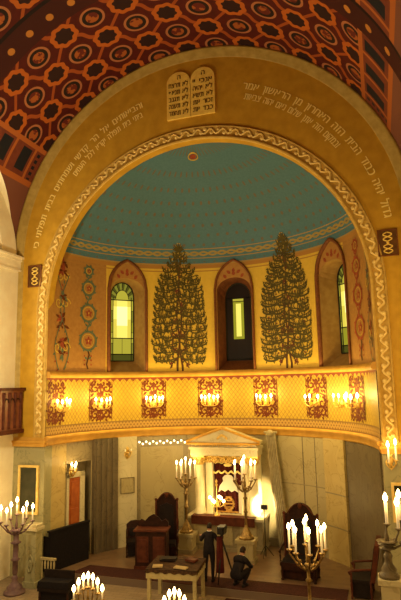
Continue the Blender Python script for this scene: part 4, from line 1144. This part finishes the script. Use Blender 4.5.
mb = MB(); mb.box((0, 0, .40), (.90, .40, .10)); mb.box((0, .17, .55), (.88, .06, .5)); mb.build('frame', M['leather'], o)
mb = MB(); mb.box((0, .0, .20), (.80, .30, .34)); mb.build('skirt', M['blackcloth'], o)
for sx_, sy in ((-1, -1), (1, -1), (-1, 1), (1, 1)): mb = MB(); mb.lathe((sx_ * .40, sy * .15, 0), [(.03, 0), (.035, .2), (.03, .36)], 8); mb.build('leg', M['wood'], o)

# ---- covered table
o = thing('covered_table', 'table with a dark brocade cover and pale edge in front of the dais', 'table', (-.45, -.52, 0), .10)
TW, TD, TH = 1.36, 1.10, .95
mb = MB(); mb.box((0, 0, TH - .03), (TW - .04, TD - .04, .06)); mb.build('tabletop', M['wood'], o)
for sx_, sy in ((-1, -1), (1, -1), (-1, 1), (1, 1)):
    mb = MB(); mb.box((sx_ * (TW / 2 - .07), sy * (TD / 2 - .07), (TH - .06) / 2), (.09, .09, TH - .06)); mb.build('leg', M['marb_cream'], o)
mb = MB(); rows = []
for i in range(21):
    rows.append([])
    for j in range(25):
        u, v = -TW / 2 - .01 + (TW + .02) * j / 24, -TD / 2 - .01 + (TD + .02) * i / 20
        rows[-1].append((u, v, TH + .012 + .012 * math.sin(u * 9 + v * 7) * math.sin(v * 8)))
mb.grid(rows)
for s, ax in ((-1, 0), (1, 0), (-1, 1), (1, 1)):
    rr = [[], []]
    for j in range(25):
        f = j / 24 - .5
        if ax == 0: x, y = (TW + .02) * f, s * (TD / 2 + .01)
        else: x, y = s * (TW / 2 + .01), (TD + .02) * f
        rr[0].append((x, y, TH + .012)); rr[1].append((x * (1.01 if ax else 1), y * (1.01 if not ax else 1), TH - .07 - .02 * math.sin(j * 1.5)))
    mb.grid(rr)
mb.build('brocade_cover', M['tablecloth'], o)
mb = MB()
for s, ax in ((-1, 0), (1, 0), (-1, 1), (1, 1)):
    rr = [[], []]
    for j in range(33):
        f = j / 32 - .5; wv = .008 * math.sin(j * 1.3)
        if ax == 0: x, y = TW * f, s * (TD / 2 + wv)
        else: x, y = s * (TW / 2 + wv), TD * f
        rr[0].append((x, y, TH - .05)); rr[1].append((x, y, TH - .22))
    mb.grid(rr)
mb.build('lower_cloth', M['marb_cream'], o)
mb = MB(); mb.box((0, 0, 0), (.26, .18, .03), .3); b_ = mb.build('open_book', M['paper'], loc=(-.82, -.93, TH + .045)); tag(b_, 'pale open book on the front left corner of the covered table', 'book')
mb = MB(); mb.box((0, 0, 0), (.36, .16, .03), -.1); b_ = mb.build('open_book', M['paper'], loc=(-.18, -.90, TH + .045)); tag(b_, 'pale papers lying along the front right edge of the covered table', 'papers')
rr = random.Random(11)
mb = MB(); mb.box((0, 0, .02), (.44, .26, .04), .2); mb.box((.02, .0, .05), (.40, .24, .02), .3); b_ = mb.build('folded_cloth', M['leather'], loc=(-.75, -.35, TH + .03)); tag(b_, 'dark folded cloth in the middle of the covered table', 'cloth')
mb = MB(); mb.box((0, 0, .03), (.30, .20, .06), -.3); b_ = mb.build('prayer_book', M['woodred'], loc=(-.10, -.28, TH + .03)); tag(b_, 'dark red closed book at the back right of the covered table', 'book')
# carpets
mb = MB(); mb.prism([(.75, -3.2), (4.4, -3.2), (4.4, .05), (.75, .05)], lambda u, v, w: (u, v, w), .012); o = mb.build('floor_carpet', M['carpet']); tag(o, 'dark carpet on the lower floor at the bottom right, below the dais step', 'carpet')
mb = MB(); mb.prism([(-4.1, .18), (3.9, .18), (3.9, .93), (-3.9, .93)], lambda u, v, w: (u, v, DZ + w), .012); o = mb.build('carpet_runner', M['carpet']); tag(o, 'long dark red carpet lying across the front of the dais', 'carpet')

# ---- framed pictures on the piers
def picture(label, x, z, w, h):
    o = thing('framed_picture', label, 'picture', (x, -.03, z))
    mb = MB(); mb.box((0, 0, 0), (w - .06, .03, h - .06)); mb.build('canvas', M['picture'], o)
    mb = MB()
    for a, b, c, d in ((0, h / 2 - .035, w, .07), (0, -h / 2 + .035, w, .07), (-w / 2 + .035, 0, .07, h - .14), (w / 2 - .035, 0, .07, h - .14)): mb.box((a, -.02, b), (c, .07, d))
    mb.build('frame', M['trim'], o)
picture('dark picture in a gilt frame on the left pier', -5.53, 2.58, .74, 1.46)
picture('dark picture in a gilt frame on the right pier', 5.46, 2.70, .62, .95)
# stone newel and dark stall at the far left
o = thing('stone_newel', 'pale carved stone newel post behind the violet candelabrum', 'newel post', (-4.92, -.55, 0))
mb = MB(); mb.box((0, 0, .08), (.44, .40, .16)); mb.box((0, 0, .86), (.34, .32, 1.42)); mb.build('shaft', M['marb_green'], o)
mb = MB(); mb.box((0, 0, 1.60), (.44, .40, .08)); mb.box((0, 0, 1.68), (.38, .34, .08)); mb.build('cap', M['marb_white'], o)
mb = MB(); mb.tube([(.10 * math.cos(k * .5) * (1 - k / 26), -.17, .62 + .30 * math.sin(k * .5) * (1 - k / 26)) for k in range(24)], .03, 6); mb.build('volute', M['marb_green'], o)
o = thing('railing_gate', 'pale low railing beside the stone newel post', 'railing', (-4.42, -.55, 0))
for z in (.78, .12): mb = MB(); mb.box((0, 0, z), (.5, .08, .06)); mb.build('rail', M['marb_cream'], o)
for k in range(5): mb = MB(); mb.lathe((-.2 + .1 * k, 0, .15), [(.02, 0), (.03, .15), (.018, .3), (.03, .5), (.02, .6)], 7); mb.build('baluster', M['marb_cream'], o)

# ---- tripod with a camera
o = thing('camera_tripod', 'black camera on a tall tripod in front of the ark', 'tripod', (.50, .62, DZ + .013))
for k, a in enumerate((.4, 2.5, 4.6)):
    mb = MB(); mb.tube([(0, 0, 1.12), (.18 * math.cos(a), .18 * math.sin(a), .55), (.34 * math.cos(a), .34 * math.sin(a), .015)], [.028, .024, .016], 7); mb.build('leg', M['metalblack'], o)
mb = MB(); mb.lathe((0, 0, .8), [(.02, 0), (.025, .32), (.05, .36), (.05, .42), (.03, .46)], 9); mb.build('centre_column', M['metalblack'], o)
mb = MB(); mb.box((0, .02, 1.38), (.20, .30, .20)); mb.box((0, -.14, 1.40), (.14, .10, .12)); mb.build('camera_body', M['metalblack'], o)
mb = MB(); M4 = Matrix.Rotation(-PI / 2, 4, 'X'); mb.tube([(0, .16, 1.38), (0, .24, 1.38), (0, .34, 1.38)], [.06, .065, .075], 10); mb.build('lens', M['metalblack'], o)
mb = MB(); rows = []
for i in range(9):
    f = i / 8; rows.append([((.07 + .03 * f) * math.cos(2 * PI * k / 16) * (1 + .25 * math.sin(k * 2.2)) - .04, (.06 + .03 * f) * math.sin(2 * PI * k / 16) * (1 + .25 * math.sin(k * 2.2)) - .10, 1.22 - .95 * f) for k in range(17)])
mb.grid(rows); mb.build('hanging_cloth', M['redcurtain'], o)

# ================================================================== PEOPLE
def skin_mesh(verts, edges, radii, root=0, sub=2):
    me = bpy.data.meshes.new('sk'); me.from_pydata(verts, edges, [])
    ob = bpy.data.objects.new('sk', me); COL.objects.link(ob)
    md = ob.modifiers.new('Skin', 'SKIN'); md.use_smooth_shade = True
    sd = me.skin_vertices[0].data if me.skin_vertices else None
    if sd is None:
        bm = bmesh.new(); bm.from_mesh(me); bm.verts.layers.skin.verify(); bm.to_mesh(me); bm.free(); sd = me.skin_vertices[0].data
    for i, r in enumerate(radii):
        sd[i].radius = (r, r) if not isinstance(r, tuple) else r
        sd[i].use_root = (i == root)
    s2 = ob.modifiers.new('Sub', 'SUBSURF'); s2.levels = sub; s2.render_levels = sub
    bpy.context.view_layer.update()
    dg = bpy.context.evaluated_depsgraph_get(); m2 = bpy.data.meshes.new_from_object(ob.evaluated_get(dg))
    vs = [v.co.copy() for v in m2.vertices]; fs = [tuple(p.vertices) for p in m2.polygons]
    bpy.data.objects.remove(ob); bpy.data.meshes.remove(me); bpy.data.meshes.remove(m2)
    return vs, fs
def head_geo(mb, c, yaw, pitch, s=1.0, mi=1):
    """head centred on c, facing -y before rotation; nose, brow, lips, ears and eyes as one closed skin"""
    R = Matrix.Rotation(yaw, 4, 'Z') @ Matrix.Rotation(pitch, 4, 'X')
    n, m = 24, 18; vs = []; fs = []
    def pt(t, a):
        x, y, z = .075 * math.cos(t) * math.cos(a), .098 * math.cos(t) * math.sin(a), .118 * math.sin(t)
        if z < 0: x *= 1 - .28 * (-z / .118) ** 1.5; y *= 1 - (.12 if y < 0 else .38) * (-z / .118)
        if y < 0:
            k = math.exp(-(x / .015) ** 2)
            y -= .024 * k * math.exp(-((z + .018) / .022) ** 2) + .010 * k * math.exp(-((z - .012) / .03) ** 2)      # nose
            y -= .007 * math.exp(-(x / .026) ** 2) * math.exp(-((z + .057) / .010) ** 2)                              # lips
            y -= .008 * math.exp(-(x / .02) ** 2) * math.exp(-((z + .095) / .016) ** 2)                               # chin
            y += .009 * math.exp(-((abs(x) - .032) / .014) ** 2) * math.exp(-((z - .006) / .013) ** 2)                # eye sockets
        return R @ Vector((x * s, y * s, z * s)) + Vector(c)
    vs.append(pt(-PI / 2, 0))
    for i in range(1, m):
        for k in range(n): vs.append(pt(-PI / 2 + PI * i / m, 2 * PI * k / n))
    vs.append(pt(PI / 2, 0))
    for k in range(n): fs.append((0, 1 + (k + 1) % n, 1 + k))
    for i in range(m - 2):
        for k in range(n): a = 1 + i * n; fs.append((a + k, a + (k + 1) % n, a + n + (k + 1) % n, a + n + k))
    a = 1 + (m - 2) * n
    for k in range(n): fs.append((a + k, a + (k + 1) % n, len(vs) - 1))
    mb.add(vs, fs, mi, True)
    for sx in (-1, 1):
        e = MB(); e.sphere((sx * .076 * s, .010 * s, -.005 * s), .030 * s, 8, 6, (.35, .7, 1.05)); mb.add([R @ Vector(v) + Vector(c) for v in e.v], e.f, mi, True)
        e = MB(); e.sphere((sx * .031 * s, -.080 * s, .006 * s), .011 * s, 8, 6, (1.2, .7, .8)); mb.add([R @ Vector(v) + Vector(c) for v in e.v], e.f, 2, True)
    return R
def hair_geo(c, R, s=1.0, low=-.04):
    mb = MB(); n, m = 20, 9; rows = []
    for i in range(m + 1):
        row = []
        for k in range(n + 1):
            a = 2 * PI * k / n; front = max(0, -math.sin(a)); t0 = math.asin(max(-.95, min(.95, (low + (.10 - low) * front ** .7) / .118)))
            t = t0 + (PI / 2 - t0) * i / m
            row.append(R @ Vector((.083 * s * math.cos(t) * math.cos(a), .106 * s * math.cos(t) * math.sin(a) + .006, .127 * s * math.sin(t))) + Vector(c))
        rows.append(row)
    mb.grid(rows); return mb
def hand_geo(mb, wrist, d, up, s=1.0, curl=.5, thumb=1, mi=1):
    """five-fingered hand from wrist along d; up = back of the hand"""
    d = Vector(d).normalized(); up = Vector(up); up = (up - d * up.dot(d)).normalized(); sd = d.cross(up) * thumb
    w = Vector(wrist)
    V = [w, w + d * .045 * s, w + d * .085 * s]; E_ = [(0, 1), (1, 2)]; Rr = [(.026 * s, .020 * s), (.038 * s, .016 * s), (.040 * s, .014 * s)]
    vs, fs = skin_mesh(V, E_, Rr, 0, 1); mb.add(vs, fs, mi, True)
    for k, ln in enumerate((.070, .080, .074, .058)):
        b = w + d * .078 * s + sd * (.030 - .020 * k) * s; P = [b - d * .02 * s, b]; dd = d.copy()
        for j in range(3):
            dd = (dd - up * curl * .75).normalized(); P.append(P[-1] + dd * ln * s * (.42, .33, .27)[j])
        mb.tube(P, [.009 * s, .0095 * s, .009 * s, .008 * s, .006 * s], 6, mi)
    b = w + d * .03 * s + sd * .03 * s; dd = (d * .7 + sd * .8 - up * .25).normalized()
    P = [b - dd * .015 * s, b + dd * .03 * s, b + dd * .045 * s + d * .02 * s - up * .012 * s, b + dd * .05 * s + d * .045 * s - up * .02 * s]
    mb.tube(P, [.012 * s, .011 * s, .010 * s, .007 * s], 6, mi)
def person(label, loc, rz, J, headpos, yaw, pitch, hands, hair_low=-.04, scale=1.0):
    """J: dict of joints -> (pos, radius); one skinned body with head and hands joined in"""
    names = list(J); idx = {n: i for i, n in enumerate(names)}
    V = [Vector(J[n][0]) for n in names]; Rr = [J[n][1] for n in names]; E_ = [(idx[J[n][2]], idx[n]) for n in names if J[n][2]]
    vs, fs = skin_mesh(V, E_, Rr, 0, 2)
    mb = MB(); mb.add(vs, fs, 0, True)
    nk = J['neck'][0]; mb.tube([nk, Vector(nk) * .5 + Vector(headpos) * .5, Vector(headpos)], [.058, .052, .05], 10, 1)
    R = head_geo(mb, headpos, yaw, pitch)
    for h in hands: hand_geo(mb, *h)
    o = mb.build('person', [M['suit'], M['skin'], M['eye']], fix=True, loc=loc); o.rotation_euler = (0, 0, rz); o.scale = (scale,) * 3
    tag(o, label, 'person')
    hair_geo(headpos, R, 1.0, hair_low).build('hair', M['hair'], o)
    # collar and shoes
    mb = MB(); mb.tube([(nk[0] + .066 * math.cos(2 * PI * k / 14), nk[1] + .066 * math.sin(2 * PI * k / 14), nk[2] + .02) for k in range(15)], .016, 6); mb.build('shirt_collar', M['shirt'], o)
    for f in ('toe_l', 'toe_r'):
        t = Vector(J[f][0]); a = Vector(J['ank' + f[3:]][0]); mb = MB(); dd = (t - a); dd.z = 0
        dd = dd.normalized() if dd.length > .01 else Vector((0, -1, 0))
        if f: mb.tube([Vector((a.x, a.y, 0)) - dd * .06 + Vector((0, 0, .045)), Vector((a.x, a.y, .05)) + dd * .04, Vector((a.x, a.y, .035)) + dd * .15, Vector((a.x, a.y, .03)) + dd * .20], [.045, .05, .042, .025], 9, flat=.8)
        zmin = min(v[2] for v in mb.v); mb.v = [(v[0], v[1], v[2] - zmin + (t.z - .03 if t.z > .06 else 0)) for v in mb.v]; mb.build('shoe', M['leather'], o)
    return o
# standing man, seen from behind, working at the camera (local frame: faces -y; turned to face the ark)
J = dict(pelvis=((0, 0, .93), (.165, .12), None), waist=((0, .0, 1.08), (.16, .11), 'pelvis'), chest=((0, -.05, 1.25), (.185, .12), 'waist'), neckb=((0, -.09, 1.37), (.10, .08), 'chest'), neck=((0, -.12, 1.42), .06, 'neckb'),
         sh_l=((.17, -.08, 1.33), .075, 'neckb'), el_l=((.27, -.10, 1.14), .052, 'sh_l'), wr_l=((.33, -.32, 1.22), .036, 'el_l'),
         sh_r=((-.17, -.08, 1.33), .075, 'neckb'), el_r=((-.29, -.05, 1.15), .052, 'sh_r'), wr_r=((-.36, -.26, 1.24), .036, 'el_r'),
         hip_l=((.10, 0, .86), .105, 'pelvis'), kn_l=((.11, -.02, .48), .068, 'hip_l'), ank_l=((.11, .03, .09), .045, 'kn_l'), toe_l=((.12, -.10, .05), .035, 'ank_l'),
         hip_r=((-.10, 0, .86), .105, 'pelvis'), kn_r=((-.11, -.02, .48), .068, 'hip_r'), ank_r=((-.11, .03, .09), .045, 'kn_r'), toe_r=((-.12, -.10, .05), .035, 'ank_r'))
person('standing dark-haired man in a black suit facing the ark with arms raised', (.13, .55, DZ + .013), PI + .12, J, (0, -.16, 1.54), 0.0, .25,
       [((.335, -.33, 1.225), (.05, -1, .15), (0, 0, 1), 1.0, .45, 1), ((-.365, -.27, 1.245), (-.15, -1, .15), (0, 0, 1), 1.0, .45, -1)], scale=.92)
# crouching person, back to the viewer
J = dict(pelvis=((0, .16, .30), (.17, .14), None), waist=((0, .10, .45), (.165, .13), 'pelvis'), chest=((0, -.02, .60), (.19, .14), 'waist'), neckb=((0, -.09, .70), (.11, .09), 'chest'), neck=((0, -.13, .74), .06, 'neckb'),
         sh_l=((.18, -.07, .68), .078, 'neckb'), el_l=((.26, -.20, .48), .055, 'sh_l'), wr_l=((.16, -.40, .46), .038, 'el_l'),
         sh_r=((-.18, -.07, .68), .078, 'neckb'), el_r=((-.26, -.20, .48), .055, 'sh_r'), wr_r=((-.16, -.40, .46), .038, 'el_r'),
         hip_l=((.12, .13, .29), .115, 'pelvis'), kn_l=((.17, -.26, .42), .072, 'hip_l'), ank_l=((.14, .02, .09), .05, 'kn_l'), toe_l=((.15, -.14, .04), .036, 'ank_l'),
         hip_r=((-.12, .13, .29), .115, 'pelvis'), kn_r=((-.17, -.26, .42), .072, 'hip_r'), ank_r=((-.14, .02, .09), .05, 'kn_r'), toe_r=((-.15, -.14, .04), .036, 'ank_r'))
person('person in black crouching on the dais right of the tripod', (1.04, .42, DZ + .013), PI - .35, J, (0, -.20, .86), 0.0, .30,
       [((.155, -.41, .46), (-.35, -1, 0), (0, 0, 1), 1.0, .5, 1), ((-.155, -.41, .46), (.35, -1, 0), (0, 0, 1), 1.0, .5, -1)])

# ================================================================== LIGHT
def area(name, loc, target, size, power, col):
    l = bpy.data.lights.new(name, 'AREA'); l.energy = power; l.color = col; l.size = size
    o = bpy.data.objects.new(name, l); COL.objects.link(o); o.location = loc
    o.rotation_euler = (Vector(target) - Vector(loc)).to_track_quat('-Z', 'Y').to_euler(); return o
# added fill lights in the nave, with no fittings modelled
point('nave_fill_light', (-2.2, -8.5, 5.2), 330, (1, .64, .24), .5)
point('nave_fill_light', (3.0, -8.5, 5.0), 270, (1, .64, .24), .5)
# unseen lights added to brighten the left cream pier and the arch face
point('face_fill_light', (-3.6, -4.6, 6.8), 620, (1, .80, .44), .2)
point('face_fill_light', (5.2, -3.8, 6.6), 170, (1, .70, .26), .2)
# aisle lamps behind the side arches
point('aisle_light', (-6.9, -2.6, 8.2), 160, (1, .86, .62), .3)
point('aisle_light', (6.9, -3.6, 9.5), 60, (1, .80, .50), .3)
W = bpy.data.worlds.new('World'); SC.world = W; W.use_nodes = True
W.node_tree.nodes['Background'].inputs[0].default_value = (1.0, .62, .34, 1); W.node_tree.nodes['Background'].inputs[1].default_value = .03

# ================================================================== CAMERA
cam = bpy.data.cameras.new('Camera'); co = bpy.data.objects.new('Camera', cam); COL.objects.link(co)
cam.sensor_fit = 'VERTICAL'; cam.sensor_height = 24.0; cam.lens = 24.0 * 537.472 / 600; cam.clip_end = 200
yaw, pit, rol = (0.3178, 0.1555, -0.0199)
F = Vector((-math.sin(yaw) * math.cos(pit), math.cos(yaw) * math.cos(pit), math.sin(pit)))
Rv = Vector((math.cos(yaw), math.sin(yaw), 0)); U = Rv.cross(F)
R2 = Rv * math.cos(rol) + U * math.sin(rol); U2 = U * math.cos(rol) - Rv * math.sin(rol)
mw = Matrix((R2, U2, -F)).transposed().to_4x4(); mw.translation = Vector((5.0925, -14.8516, 5.6985)); co.matrix_world = mw
SC.camera = co
vs_ = SC.view_settings; vs_.view_transform = 'Standard'; vs_.look = 'None'; vs_.gamma = 1; vs_.use_curve_mapping = False; vs_.exposure = 0.15
